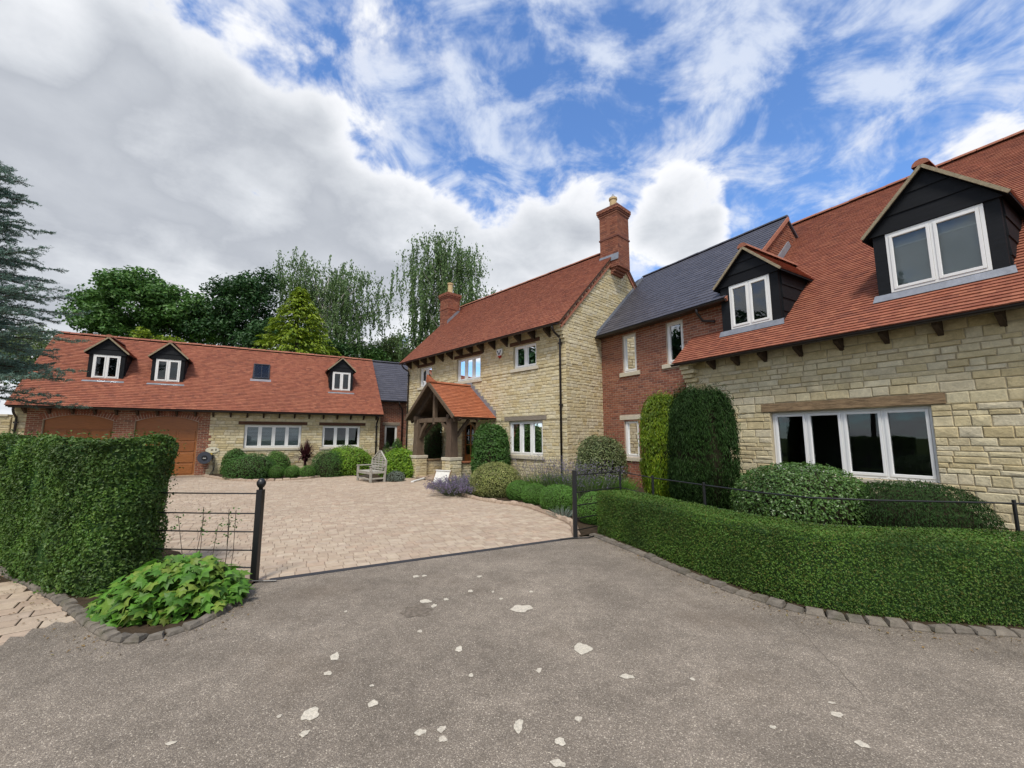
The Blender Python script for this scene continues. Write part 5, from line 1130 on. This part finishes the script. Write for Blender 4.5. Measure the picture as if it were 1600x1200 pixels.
def hedge(name, label, front, thick, ht, n, size, mat, amp=.03, f=5, aspect=.55, top_round=.06, end0=True, end1=True, core='lf_tree_dark', seed=3, holes_=0.0):
    """front: ground line (list of Vector) of the visible face; body lies to its left"""
    L_ = [Vector((p[0], p[1], 0)) for p in front]; cs = [0.0]
    for a, b in zip(L_[:-1], L_[1:]): cs.append(cs[-1] + (b - a).length)
    T = cs[-1]; xs = np.array([p.x for p in L_]); ys = np.array([p.y for p in L_]); cs = np.array(cs)
    tx, ty = np.gradient(xs, cs), np.gradient(ys, cs); nn = np.hypot(tx, ty); nx, ny = -ty / nn, tx / nn
    def pos(s, dpt): return np.stack([np.interp(s, cs, xs) + np.interp(s, cs, nx) * dpt, np.interp(s, cs, ys) + np.interp(s, cs, ny) * dpt], 1)
    def nor(s): return np.stack([np.interp(s, cs, nx), np.interp(s, cs, ny)], 1)
    o = empty(name, (L_[0].x, L_[0].y, 0)); tag(o, label, 'hedge'); org = np.array([L_[0].x, L_[0].y, 0])
    areas = np.array([T * ht * 1.15, T * thick, T * ht * .5, thick * ht * (1 if end0 else .1), thick * ht * (1 if end1 else .1)]); cnt = (n * areas / areas.sum()).astype(int); P, N = [], []
    for i, c in enumerate(cnt):
        s = rng.uniform(0, T, c); z = rng.uniform(.02, ht, c); dd = rng.uniform(0, thick, c)
        if i == 0: xy, nr = pos(s, 0), -nor(s); nz = 0
        elif i == 1: xy, nr, z, nz = pos(s, dd), nor(s) * 0, np.full(c, ht), 1
        elif i == 2: xy, nr, nz = pos(s, thick), nor(s), 0
        elif i == 3: xy = pos(np.zeros(c), dd); nr = np.tile([-tx[0], -ty[0]], (c, 1)); nz = 0
        else: xy = pos(np.full(c, T), dd); nr = np.tile([tx[-1], ty[-1]], (c, 1)); nz = 0
        p = np.column_stack([xy, z]); nv = np.column_stack([nr, np.full(c, float(nz))]); P.append(p); N.append(nv)
    P, N = np.concatenate(P), np.concatenate(N)
    if holes_:
        keep = rng.random(len(P)) > holes_ * np.clip(wob(P, 7.5, seed + 5) * 3.2 - .35, 0, 1); P, N = P[keep], N[keep]
    k = amp * wob(P, f, seed) + amp * .6 * wob(P, f * 3.1, seed + 1) - .05 * rng.random(len(P)) ** 1.5; P = P + N * k[:, None]
    if holes_: P = P + N * (rng.random(len(P)) > .965)[:, None] * rng.uniform(.02, .10, len(P))[:, None]
    e = np.clip((P[:, 2] - (ht - top_round)) / top_round, 0, 1)[:, None] * (N[:, 2:3] < .5); P = P - N * e ** 2 * top_round * .7
    leaf_mesh('foliage', P - org, N * .8 + rng.normal(0, .6, P.shape) + [0, 0, .3], size * rng.uniform(.7, 1.3, len(P)), aspect, M_[mat], o)
    ss = np.linspace(.06, T - .06, 40); a, b = pos(ss, .075), pos(ss, thick - .075); V = []
    for q in range(40): V += [(*a[q], 0), (*a[q], ht - .085), (*b[q], ht - .085), (*b[q], 0)]
    Fs = [(4 * q + j, 4 * q + j + 1, 4 * q + j + 5, 4 * q + j + 4) for q in range(39) for j in range(3)] + [(0, 3, 2, 1), (156, 157, 158, 159)]
    m = MB(); m.add([Vector(v) - Vector(org) for v in V], Fs, .5); m.build('branches', M_[core], o)
    return o
# left hedge, shaggy
hl = resample([Vector(q) for q in ((-9.6, 7.05, 0), (-7.65, 5.98, 0), (-6.45, 5.36, 0), (-5.3, 4.74, 0), (-4.66, 4.42, 0), (-4.28, 4.34, 0), (-4.06, 4.48, 0), (-4.01, 4.82, 0), (-4.14, 5.18, 0), (-4.5, 5.42, 0))], .08)
hedge('garden_hedge', 'tall shaggy green hedge beside the left gate railing', hl, .42, 1.575, 120000, .036, 'lf_hedge', amp=.075, f=6, top_round=.08, seed=11, holes_=.85)
# right hedge, clipped
fr = [k + n * .10 for k, n in off]
hedge('clipped_hedge', 'low neatly clipped box hedge curving along the right kerb', fr, .60, .70, 175000, .020, 'lf_box', amp=.012, f=6, top_round=.05, seed=21)
# --- beside the garage wall
B = bush_px
B('evergreen_shrub', 'dark green shrub against stone wall right of the hose reel', 346, 384, 700, 742, 7000, .055, 'lf_mid')
B('evergreen_shrub', 'largest rounded green shrub in the garage bed', 354, 427, 708, 750, 11000, .05, 'lf_mid', amp=.05)
B('evergreen_shrub', 'light green shrub between the big shrub and the red cordyline', 414, 455, 705, 742, 6000, .055, 'lf_ball', depth=18.2)
for (a, b), lb in zip(((420, 443), (445, 468), (469, 491)), ('leftmost of three small clipped box balls by garage bed edge', 'middle of three small clipped box balls by garage bed edge', 'rightmost of three small clipped box balls by garage bed edge')):
    B('box_ball', lb, a, b, 727, 748, 4500, .028, 'lf_ball', amp=.015, low=.85, group='box balls before the garage', cat='box ball')
B('evergreen_shrub', 'clipped dark green dome right of the red cordyline', 488, 537, 703, 746, 10000, .042, 'lf_mid', amp=.025, boxy=2.4)
B('choisya_shrub', 'yellow green shrub under the three light garage window', 505, 585, 697, 738, 12000, .085, 'lf_bright', amp=.13, stray=.2, depth=18.3, aspect=.42)
B('evergreen_shrub', 'olive green domed shrub behind the bench and yellow bush', 583, 640, 699, 735, 7000, .045, 'lf_olive', depth=18.8, amp=.02)
B('choisya_shrub', 'bright yellow green shrub between bench and left porch pier', 596, 660, 700, 752, 14000, .095, 'lf_bright', amp=.13, stray=.2, aspect=.42, depth=17.2)
B('silver_plant', 'small silvery green plant at foot of the yellow bush', 604, 632, 736, 753, 2200, .06, 'lf_silver', amp=.12, aspect=.3, cat='plant')
B('evergreen_shrub', 'dark clipped bush before the small brick link window', 598, 612, 690, 735, 3000, .05, 'lf_dark', depth=20.5, low=.6)
B('evergreen_shrub', 'small round green bush right of the link window', 612, 630, 684, 730, 3000, .05, 'lf_mid', depth=20.3, low=.8)
def cordyline():
    p = at(474, 740); p.y += .7; p.x -= .3; o = empty('cordyline', p); tag(o, 'spiky dark red cordyline standing in the garage bed', 'plant')
    n = 150; V, Q, r = [], [], []
    for i in range(n):
        a = rng.uniform(0, 2 * math.pi); el = R(rng.uniform(8, 88)); L_ = rng.uniform(.75, 1.0); w_ = rng.uniform(.022, .036); d = np.array([math.cos(a), math.sin(a), 0]); s = np.array([-math.sin(a), math.cos(a), 0]); base = np.array([rng.normal(0, .05), rng.normal(0, .05), rng.uniform(.45, .75)]); rv = rng.random(); b0 = len(V)
        for j in range(5):
            t = j / 4; q = base + d * L_ * t * math.cos(el) + np.array([0, 0, 1]) * (L_ * t * math.sin(el) - .34 * t * t * math.cos(el)); ww = w_ * (1 - t ** 2) + .003; V += [q - s * ww, q + s * ww]; r += [rv, rv]
        for j in range(4): Q.append((b0 + 2 * j, b0 + 2 * j + 1, b0 + 2 * j + 3, b0 + 2 * j + 2))
    link('foliage', mesh_np('foliage', np.array(V), [np.array(Q)], r, M_['lf_purple']), o)
    m = MB(); m.tube([(0, 0, 0), (0, 0, .6)], [.06, .05], 8); m.build('stem', M_['bark'], o)
cordyline()
# --- bed in front of the main house
B('camellia_shrub', 'glossy dark green shrub between porch and ground floor window', 739, 796, 662, 745, 17000, .085, 'lf_mid', depth=14.9, amp=.17, f=5.5, low=.7, aspect=.45, stray=.22, boxy=2.6, shell=.7)
B('egg_topiary', 'dark egg shaped topiary seen through the porch posts', 661, 692, 638, 716, 9000, .05, 'lf_dark', depth=18.6, low=.75, amp=.03, boxy=2.2, cat='topiary')
B('euonymus_dome', 'large cream variegated clipped dome at the bed corner', 733, 816, 722, 780, 22000, .034, 'lf_varieg', amp=.025, low=.6)
B('box_mound', 'leftmost clipped green mound right of the variegated dome', 791, 832, 750, 784, 11000, .026, 'lf_ball', amp=.02, low=.75, stray=.02)
B('box_mound', 'middle clipped green mound between dome and right gate post', 814, 858, 755, 791, 13000, .024, 'lf_ball', amp=.02, low=.75, stray=.02)
B('box_mound', 'largest clipped green mound left of the right gate post', 843, 903, 757, 803, 17000, .026, 'lf_ball', amp=.02, low=.75, stray=.02, boxy=2.3)
B('box_mound', 'green mound behind rails between right gate post and hedge', 898, 962, 768, 826, 12000, .024, 'lf_ball', amp=.02, low=.75, stray=.02, depth=8.0)
B('variegated_shrub', 'tall pale variegated shrub against the brick link corner', 897, 976, 680, 775, 16000, .06, 'lf_varieg2', depth=11.8, amp=.14, f=5, low=.6, stray=.2, shell=.75, boxy=2.4)
B('golden_yew', 'golden green upright yew left of the dark yew', 1004, 1072, 617, 780, 26000, .085, 'lf_golden', depth=9.9, amp=.08, low=.92, up=.7, aspect=.22, boxy=2.7, flute=.05, stray=.2, cat='yew')
B('dark_yew', 'dark green upright yew column against the stone wing', 1050, 1142, 607, 800, 40000, .08, 'lf_dark', depth=8.4, amp=.07, low=.92, up=.7, aspect=.2, boxy=2.9, flute=.05, stray=.22, cat='yew')
B('laurel_dome', 'broad glossy green dome shrub under the wide wing window', 1150, 1330, 724, 845, 26000, .042, 'lf_laurel', depth=6.45, amp=.03, low=.7, boxy=2.3)
B('yew_dome', 'very dark low rounded yew right of the glossy dome', 1335, 1500, 751, 860, 30000, .036, 'lf_dark', depth=5.55, amp=.05, low=.7, boxy=2.4, up=.2, aspect=.3)
def spiky(name, label, c, rad, h, n, L_, w_, mat, spread=.6, head=None, hn=0, cat='plant', base=.0, group=None):
    o = empty(name, (c[0], c[1], 0)); tag(o, label, cat, group); V, Q, r = [], [], []; tips = []
    for i in range(n):
        a = rng.uniform(0, 2 * math.pi); rr = rad * math.sqrt(rng.random()); b = np.array([rr * math.cos(a) * .8, rr * math.sin(a) * .8, base]); out = np.array([math.cos(a), math.sin(a), 0]) * spread * rr / rad
        d = out + np.array([0, 0, 1]) + rng.normal(0, .12, 3); d /= np.linalg.norm(d); l = L_ * rng.uniform(.65, 1.1) * (h / L_); s = np.cross(d, rng.normal(size=3)); s /= np.linalg.norm(s); k = len(V); rv = rng.random()
        bend = out * .15 * l + np.array([0, 0, -.1 * l * spread])
        for j in range(3): t = j / 2; q = b + d * l * t + bend * t * t; ww = w_ * (1 - .7 * t); V += [q - s * ww, q + s * ww]; r += [rv, rv]
        Q += [(k, k + 1, k + 3, k + 2), (k + 2, k + 3, k + 5, k + 4)]; tips.append((b + d * l + bend, d))
    link('foliage', mesh_np('foliage', np.array(V), [np.array(Q)], r, M_[mat]), o)
    if head:
        P, N = [], []
        for q, d in tips:
            for k in range(hn): P.append(q - d * rng.uniform(0, .22) * h + rng.normal(0, .012, 3)); N.append(rng.normal(size=3))
        leaf_mesh('flowers', np.array(P), np.array(N), rng.uniform(.018, .034, len(P)), .7, M_[head], o)
    return o
p = at(712, 777); spiky('lavender', 'purple flowering lavender mound spilling over the paving edge', (p.x + .05, p.y + .5), .52, .62, 900, .62, .005, 'lf_lavstem', 1.25, 'lf_lav', 9)
for i, (u, dp, h, n, lb) in enumerate(((845, 11.4, 1.15, 170, 'tall airy purple stems before the ground floor window'), (880, 11.0, 1.1, 200, 'tall airy purple stems beside the black downpipe'), (918, 10.2, 1.05, 240, 'purple flowered stems behind the right gate post'))):
    x = atY(u, V_H, dp).x; spiky('perovskia', lb, (x, dp), .55, h, n, h, .004, 'lf_lavstem', .45, 'lf_lav', 5)
for u, dp, lb in ((862, 11.6, 'left clump of long green grass in the front bed'), (905, 11.0, 'middle clump of long green grass behind the gate post'), (945, 10.7, 'right clump of long green grass near the brick wall')):
    x = atY(u, V_H, dp).x; spiky('grass_clump', lb, (x, dp), .62, .62, 1300, .62, .007, 'lf_grass', .6)
p = at(893, 812); spiky('silver_plant', 'thin silvery tuft at the bed edge by the right gate post', (p.x - .15, p.y + .25), .22, .25, 160, .25, .006, 'lf_silver', 1.2)
p = at(748, 728); spiky('silver_plant', 'spiky silvery leaves above the variegated dome', (atY(748, V_H, 12.6).x, 12.6), .5, .8, 70, .8, .014, 'lf_silver', 1.4)
# broad-leaved plant at the hedge foot: each leaf its own part
def maple_plant():
    c = at(258, 955, .0); o = empty('leafy_plant', (c.x - .02, c.y + .13, 0)); tag(o, 'bright green broad leaved plant spreading over the left kerb', 'plant')
    lobes = [(0, .0), (.20, .10), (.52, .06), (.34, .30), (.46, .62), (.20, .56), (0, 1.0), (-.20, .56), (-.46, .62), (-.34, .30), (-.52, .06), (-.20, .10)]
    mes = []
    for s in range(3):
        V = [(x * rng.uniform(.9, 1.1), y, -.16 * abs(x) - .22 * y * y + .05) for x, y in lobes] + [(0, .35, .06)]; n = len(lobes)
        mes.append(mesh_np('leaf', np.array(V), [np.array([(n, i, (i + 1) % n) for i in range(n)])], None, M_['lf_maple']))
    stems = MB(); cnt = 0
    while cnt < 298:
        a = rng.uniform(0, 2 * math.pi); rr = math.sqrt(rng.random()); x, y = rr * math.cos(a) * .64, rr * math.sin(a) * .50; z = .38 * (1 - rr ** 2.2) + .06 + rng.uniform(-.05, .03)
        if rr > .97: continue
        L_ = link('leaf', mes[cnt % 3], o); sz = rng.uniform(.075, .15); L_.location = (x, y, max(z, .04)); L_.scale = (sz, sz, sz)
        t = rng.uniform(.15, .75); L_.rotation_euler = (R(rng.uniform(-55, 15)), R(rng.uniform(-35, 35)), math.atan2(y * 1.4 - .25, x) - math.pi / 2 + rng.uniform(-.6, .6)); cnt += 1
    for i in range(60):
        a = rng.uniform(0, 2 * math.pi); rr = rng.uniform(.2, .9); stems.tube([(0, .05, 0), (rr * math.cos(a) * .4, rr * math.sin(a) * .3, .3 * (1 - rr * rr) + .05), (rr * math.cos(a) * .75, rr * math.sin(a) * .5, .36 * (1 - rr * rr) + .04)], .004, 4)
    stems.build('stems', M_['lf_grass'], o)
    a = rng.uniform(0, 2 * math.pi, 1500); rr = np.sqrt(rng.random(1500)) * .98; P = np.stack([rr * np.cos(a) * .62, rr * np.sin(a) * .50, (.34 * (1 - rr ** 2.2) + .05) * rng.uniform(.3, 1, 1500)], 1); leaf_mesh('under_leaves', P, rng.normal(0, .5, P.shape) + [0, -.3, .8], rng.uniform(.06, .11, 1500), .8, M_['lf_maple'], o)
    m = MB(); P, N = [], []
    for i in range(7):
        b = Vector((rng.uniform(-.1, .45), rng.uniform(.1, .3), 0)); tp_ = b + Vector((rng.uniform(-.12, .2), rng.uniform(-.05, .1), rng.uniform(.65, .92))); m.tube([b, (b + tp_) / 2 + Vector((.02, 0, .03)), tp_], .003, 4)
        for k in range(14): P.append(np.array(tp_) + rng.normal(0, .03, 3) - [0, 0, rng.uniform(0, .22)]); N.append(rng.normal(size=3))
    m.build('tall_stem', M_['bark'], o); leaf_mesh('seed_head', np.array(P), np.array(N), .03, .6, M_['lf_mid'], o)['kind'] = 'stuff'
maple_plant()
# ================================================================== TREES
def limb(m, p, q, r0, r1, bend=.12, seg=6):
    p, q = Vector(p), Vector(q); L_ = (q - p).length; pts = [p.lerp(q, t) + Vector((rng.normal(0, 1), rng.normal(0, 1), rng.normal(0, .6))) * L_ * bend * .3 * math.sin(t * math.pi) for t in np.linspace(0, 1, 5)]
    m.tube(pts, [r0 + (r1 - r0) * t for t in np.linspace(0, 1, 5)], seg)
def broadleaf(name, label, x, y, h, lobes, n, size, mat, bark='bark', clump=.9, trunk_r=.22, group='trees behind the garage', aspect=.6):
    """lobes: (dx, dy, z, rx, rz) masses of the crown"""
    o = empty(name, (x, y, 0)); tag(o, label, 'tree', group); m = MB(); zt = min(l[2] for l in lobes)
    limb(m, (0, 0, -.1), (0, 0, zt), trunk_r, trunk_r * .6, .03, 8)
    vol = np.array([l[3] * l[3] * l[4] for l in lobes]) ** .75; cc = []
    for l, v in zip(lobes, vol / vol.sum()):
        k = max(6, int(v * 190)); d = sphere_dirs(k, -.75); rad = .55 + .45 * rng.random(k) ** .5
        q = d * rad[:, None] * [l[3], l[3], l[4]] + [l[0], l[1], l[2]]; cc.append(q); limb(m, (0, 0, zt * .9), (l[0], l[1], l[2]), trunk_r * .45, .05)
        for j in range(min(5, k)): limb(m, (l[0] * .6, l[1] * .6, l[2] - l[4] * .35), q[j], .06, .015, .2, 5)
    m.build('trunk', M_[bark], o)
    cc = np.concatenate(cc); w8 = rng.uniform(.5, 1.5, len(cc)); idx = rng.choice(len(cc), n, p=w8 / w8.sum()); g = rng.normal(0, 1, (n, 3)); g *= (rng.random(n) ** .33 / (np.linalg.norm(g, axis=1) + 1e-6))[:, None]
    P = cc[idx] + g * [clump, clump, clump * .62] * rng.uniform(.7, 1.25, len(cc))[idx][:, None]
    leaf_mesh('crown', P, g * .5 + rng.normal(0, .5, P.shape) + [0, 0, .55], size * rng.uniform(.7, 1.3, n), aspect, M_[mat], o)
    return o
def tpx(u, v, Y): return atY(u, v, Y)
def lobes_px(Y, base_u, L): # lobes from pixel outlines (u, v, ru, rv) at depth Y
    bx_ = atY(base_u, V_H, Y).x; out = []
    for u, v, ru, rv in L: p = atY(u, v, Y); k = Y / F_PX * 1.0; out.append((p.x - bx_, rng.uniform(-1.2, 1.2), p.z, ru * k, rv * k))
    return bx_, out
bx_, lb = lobes_px(33, 225, [(220, 478, 62, 44), (165, 492, 34, 32), (270, 488, 42, 40), (225, 452, 40, 22), (305, 505, 26, 28), (200, 520, 55, 25)])
broadleaf('broadleaf_tree', 'round topped dark green tree behind the left garage dormers', bx_, 33, 12, lb, 30000, .27, 'lf_tree', clump=1.0)
bx_, lb = lobes_px(35, 370, [(375, 480, 48, 44), (330, 510, 34, 34), (410, 500, 40, 45), (352, 525, 60, 22), (420, 455, 22, 24), (455, 535, 60, 22), (500, 548, 40, 16)])
broadleaf('broadleaf_tree', 'very dark tree between the round tree and lime conifer', bx_, 35, 12, lb, 26000, .27, 'lf_tree_dark', clump=1.0)
bx_, lb = lobes_px(29, 250, [(262, 536, 22, 8), (242, 530, 10, 10)])
broadleaf('small_tree', 'yellow green bush tip showing above the garage ridge', bx_, 29, 6, lb, 1500, .2, 'lf_lime', clump=.35, trunk_r=.08)
bx_, lb = lobes_px(40, 40, [(40, 545, 40, 35), (75, 560, 35, 30), (0, 570, 40, 40)])
broadleaf('pale_tree', 'pale yellow green tree behind the blue cedar', bx_, 40, 9, lb, 9000, .26, 'lf_pale', clump=1.0)
bx_, lb = lobes_px(42, 615, [(615, 553, 26, 24), (598, 566, 20, 18), (640, 570, 20, 20)])
broadleaf('pale_tree', 'pale olive tree beyond the slate link roof', bx_, 42, 9, lb, 9000, .24, 'lf_pale', clump=.9)
bx_, lb = lobes_px(40, 560, [(555, 560, 40, 22), (590, 565, 20, 16)])
broadleaf('broadleaf_tree', 'low green tree below the weeping birch tips', bx_, 40, 8, lb, 7000, .24, 'lf_tree', clump=.9)
def birch(name, label, u, Y, top, tips, n_str, mat='lf_birch', size=.24, group='weeping birches'):
    """tips: pixel points where boughs end; leaves hang from them in strings"""
    x = atY(u, V_H, Y).x; o = empty(name, (x, Y, 0)); tag(o, label, 'tree', group); m = MB(); zt = atY(u, top, Y).z; limb(m, (0, 0, -.1), (0, 0, zt * .92), .22, .05, .04, 8); P, N, T = [], [], []
    for (tu, tv, drop) in tips:
        q = atY(tu, tv, Y); q = np.array([q.x - x, rng.uniform(-1.3, 1.3), q.z]); b = np.array([0, 0, min(q[2] * .72, zt * .85)]); mid = (b + q) / 2 + [0, 0, .5]; m.tube([b, mid, q], [.07, .045, .02], 5)
        for k in range(n_str):
            t = rng.uniform(.35, 1.08); s0 = (1 - t) ** 2 * b + 2 * t * (1 - t) * mid + t * t * q + rng.normal(0, .62, 3); L_ = drop * rng.uniform(.35, 1.15); nl = int(L_ / .05) + 3; z = np.linspace(0, L_, nl); sw = rng.normal(0, .10, 2)
            pp = s0 + np.stack([sw[0] * z + rng.normal(0, .07, nl), sw[1] * z + rng.normal(0, .07, nl), .18 - z], 1); P.append(pp)
        g = rng.normal(0, 1, (170, 3)) * [.75, .6, .38] + q - [0, 0, .25]; P.append(g)
    P = np.concatenate(P); m.build('trunk', M_['birch_bark'], o); n = len(P)
    leaf_mesh('crown', P, rng.normal(0, 1, (n, 3)) * [1, 1, .4], size * rng.uniform(.6, 1.25, n), .55, M_[mat], o, tang=rng.normal(0, .4, (n, 3)) - [0, 0, 1])
birch('weeping_birch', 'tall weeping birch rising behind the far brick chimney', 690, 38, 375, [(662, 385, 3.0), (678, 374, 3.2), (698, 376, 3.4), (715, 388, 3.2), (735, 392, 3.4), (645, 402, 3.2), (650, 430, 3.4), (690, 400, 3.6), (720, 410, 3.6), (742, 420, 3.0), (665, 430, 3.6), (700, 440, 3.4), (738, 455, 2.6), (636, 455, 2.8), (655, 470, 3.6), (640, 500, 2.6), (670, 500, 3.2), (710, 475, 2.6), (650, 525, 2.4), (690, 520, 2.0), (635, 545, 1.6), (760, 470, 1.2), (775, 463, .8), (625, 520, 1.6)], 21)
birch('weeping_birch', 'broad weeping birch behind the lime conifer', 500, 37, 410, [(452, 412, 3.2), (470, 408, 3.2), (490, 415, 3.4), (440, 430, 2.8), (520, 420, 3.4), (535, 418, 3.0), (545, 440, 3.0), (560, 436, 3.0), (575, 440, 2.6), (590, 455, 2.4), (603, 470, 1.6), (510, 450, 3.4), (530, 475, 3.2), (555, 480, 3.0), (575, 490, 2.6), (480, 450, 3.2), (520, 510, 2.6), (545, 520, 2.4), (495, 495, 2.4), (430, 445, 2.6), (565, 530, 1.8), (505, 530, 2.0), (460, 440, 3.0)], 17)
def conifer(name, label, u, Y, vt, vb, half, n, mat, size):
    x = atY(u, V_H, Y).x; zt, zb = atY(u, vt, Y).z, atY(u, vb, Y).z; rb = half / F_PX * Y; o = empty(name, (x, Y, 0)); tag(o, label, 'tree'); m = MB(); limb(m, (0, 0, -.1), (0, 0, zt - .3), .2, .03, .02, 8); P, N, T = [], [], []
    nb = 230
    for i in range(nb):
        t = (i + rng.random()) / nb; z = 1.0 + (zt - 1.2) * t; rad = rb * min(1.15, (zt - z) / (zt - zb)) ** .85 * rng.uniform(.78, 1.12) + .12; a = i * 2.39996 + rng.normal(0, .2); d = np.array([math.cos(a), math.sin(a), 0]); sd_ = np.array([-d[1], d[0], 0])
        if i % 3 == 0: m.tube([(0, 0, z), tuple(d * rad * .8 + [0, 0, z + .05])], [.035, .012], 4)
        k = int(n / nb * (.35 + 1.1 * (1 - t))); s = rng.random(k) ** .55; lat = rng.normal(0, 1, k) * (.26 * rad * (1.15 - s) + .12)
        p = d * (rad * s)[:, None] + sd_ * lat[:, None] + np.stack([np.zeros(k), np.zeros(k), z + .18 * s * rad * .4 - .34 * s ** 2 * rad * .35 - np.abs(lat) * .3 + rng.normal(0, .05, k)], 1); P.append(p); N.append(np.tile(d * .5, (k, 1)) + rng.normal(0, .35, (k, 3)) + [0, 0, .8]); T.append(np.tile(d, (k, 1)) + sd_ * np.sign(lat)[:, None] * .5 + [0, 0, -.45] + rng.normal(0, .2, (k, 3)))
    m.build('trunk', M_['bark'], o); P, N, T = map(np.concatenate, (P, N, T)); leaf_mesh('crown', P, N, size * rng.uniform(.6, 1.3, len(P)), .38, M_[mat], o, tang=T)
conifer('lime_conifer', 'bright lime green conifer behind the garage roof light', 455, 29, 447, 560, 68, 26000, 'lf_lime', .30)
def cedar():
    Y = 10.5; x = atY(-128, V_H, Y).x; o = empty('blue_cedar', (x, Y, 0)); tag(o, 'blue green cedar reaching in at the left edge', 'tree'); m = MB(); Ht = 9.6; limb(m, (0, 0, -.1), (0, 0, Ht), .2, .03, .02, 8); P, N, T = [], [], []
    nb = 210
    for i in range(nb):
        t = (i + .5) / nb; t = t ** 1.25; z = 2.75 + 6.6 * t; L_ = (2.55 * (1 - t) ** .6 + .4) * rng.uniform(.6, 1.12); a = i * 2.39996 + rng.normal(0, .25)
        if math.cos(a) < -.1: continue
        d = np.array([math.cos(a), math.sin(a), 0.]); sd_ = np.array([-d[1], d[0], 0.]); rise = rng.uniform(-.05, .42); pts = [np.array([0, 0, z]) + d * L_ * s + np.array([0, 0, 1]) * (rise * L_ * s - .38 * L_ * s * s + .26 * L_ * s ** 3) for s in np.linspace(0, 1, 7)]; m.tube([tuple(p) for p in pts], [.034 - .028 * s for s in np.linspace(0, 1, 7)], 5)
        nsb = int(8 + L_ * 9)
        for k in range(nsb):
            s = .10 + .90 * (k + rng.random()) / nsb; j = min(int(s * 6), 5); p0 = pts[j] + (pts[j + 1] - pts[j]) * (s * 6 - j); sg = 1 if k % 2 else -1; l = (.58 * (1 - s) + .16) * rng.uniform(.5, 1.3); dd = d * rng.uniform(.5, 1.1) + sd_ * sg * rng.uniform(.3, .9) + np.array([0, 0, rng.uniform(-.42, .40)]); dd /= np.linalg.norm(dd); p1 = p0 + dd * l
            m.tube([tuple(p0), tuple(p1)], [.009, .003], 3, cap=False); nn = int(l * 140) + 10; q = rng.random(nn)[:, None]; P.append(p0 + (p1 - p0) * q + rng.normal(0, .020, (nn, 3))); T.append(np.tile(dd * .7, (nn, 1)) + rng.normal(0, .6, (nn, 3)) + [0, 0, .25]); N.append(rng.normal(size=(nn, 3)) + [0, -.4, .5])
    m.build('trunk', M_['bark'], o); P, N, T = map(np.concatenate, (P, N, T)); leaf_mesh('crown', P, N, .07 * rng.uniform(.6, 1.2, len(P)), .24, M_['lf_cedar'], o, tang=T, fold=.05)
cedar()

# trees left of the view: the house windows mirror them
for x, y, hh, lbl in ((-27, -9, 15, 'dark tree left of the view mirrored in the wing window'), (-31, 0, 17, 'tall dark tree left of the view mirrored in upper windows'), (-31, 9, 15, 'dark tree left of the view beside the cedar side'), (-24, -17, 15, 'dark tree farthest behind the viewer on the left'), (-35, 12.5, 18, 'tall dark tree left of the view beyond the garage end')):
    broadleaf('broadleaf_tree', lbl, x, y, hh, [(0, 0, hh * .62, 4.4, hh * .33), (1.5, 3.5, hh * .5, 3.4, hh * .28), (-1, -3.5, hh * .52, 3.4, hh * .3)], 9000, .6, 'lf_tree_dark', clump=1.3, group='trees left of the view')

# brown leaves and moss crumbs gathered along the kerbs
P = []
for ks, n_, sd_ in ((kr, 420, -1), (kl, 260, -1)):
    for i in range(n_):
        j = int(rng.integers(1, len(ks) - 1)); d = (ks[j + 1] - ks[j - 1]).normalized(); nv = Vector((-d.y, d.x, 0)); q = ks[j] + d * rng.uniform(-.08, .08) + nv * sd_ * (.07 + abs(rng.normal(0, .12))); P.append((q.x, q.y, .008))
P = np.array(P); lo = leaf_mesh('leaf_litter', P, rng.normal(0, .25, P.shape) + [0, 0, 1], rng.uniform(.012, .034, len(P)), .55, M_['lf_litter'], None); tag(lo, 'brown leaf crumbs scattered along the kerbs', 'leaves', kind='stuff')
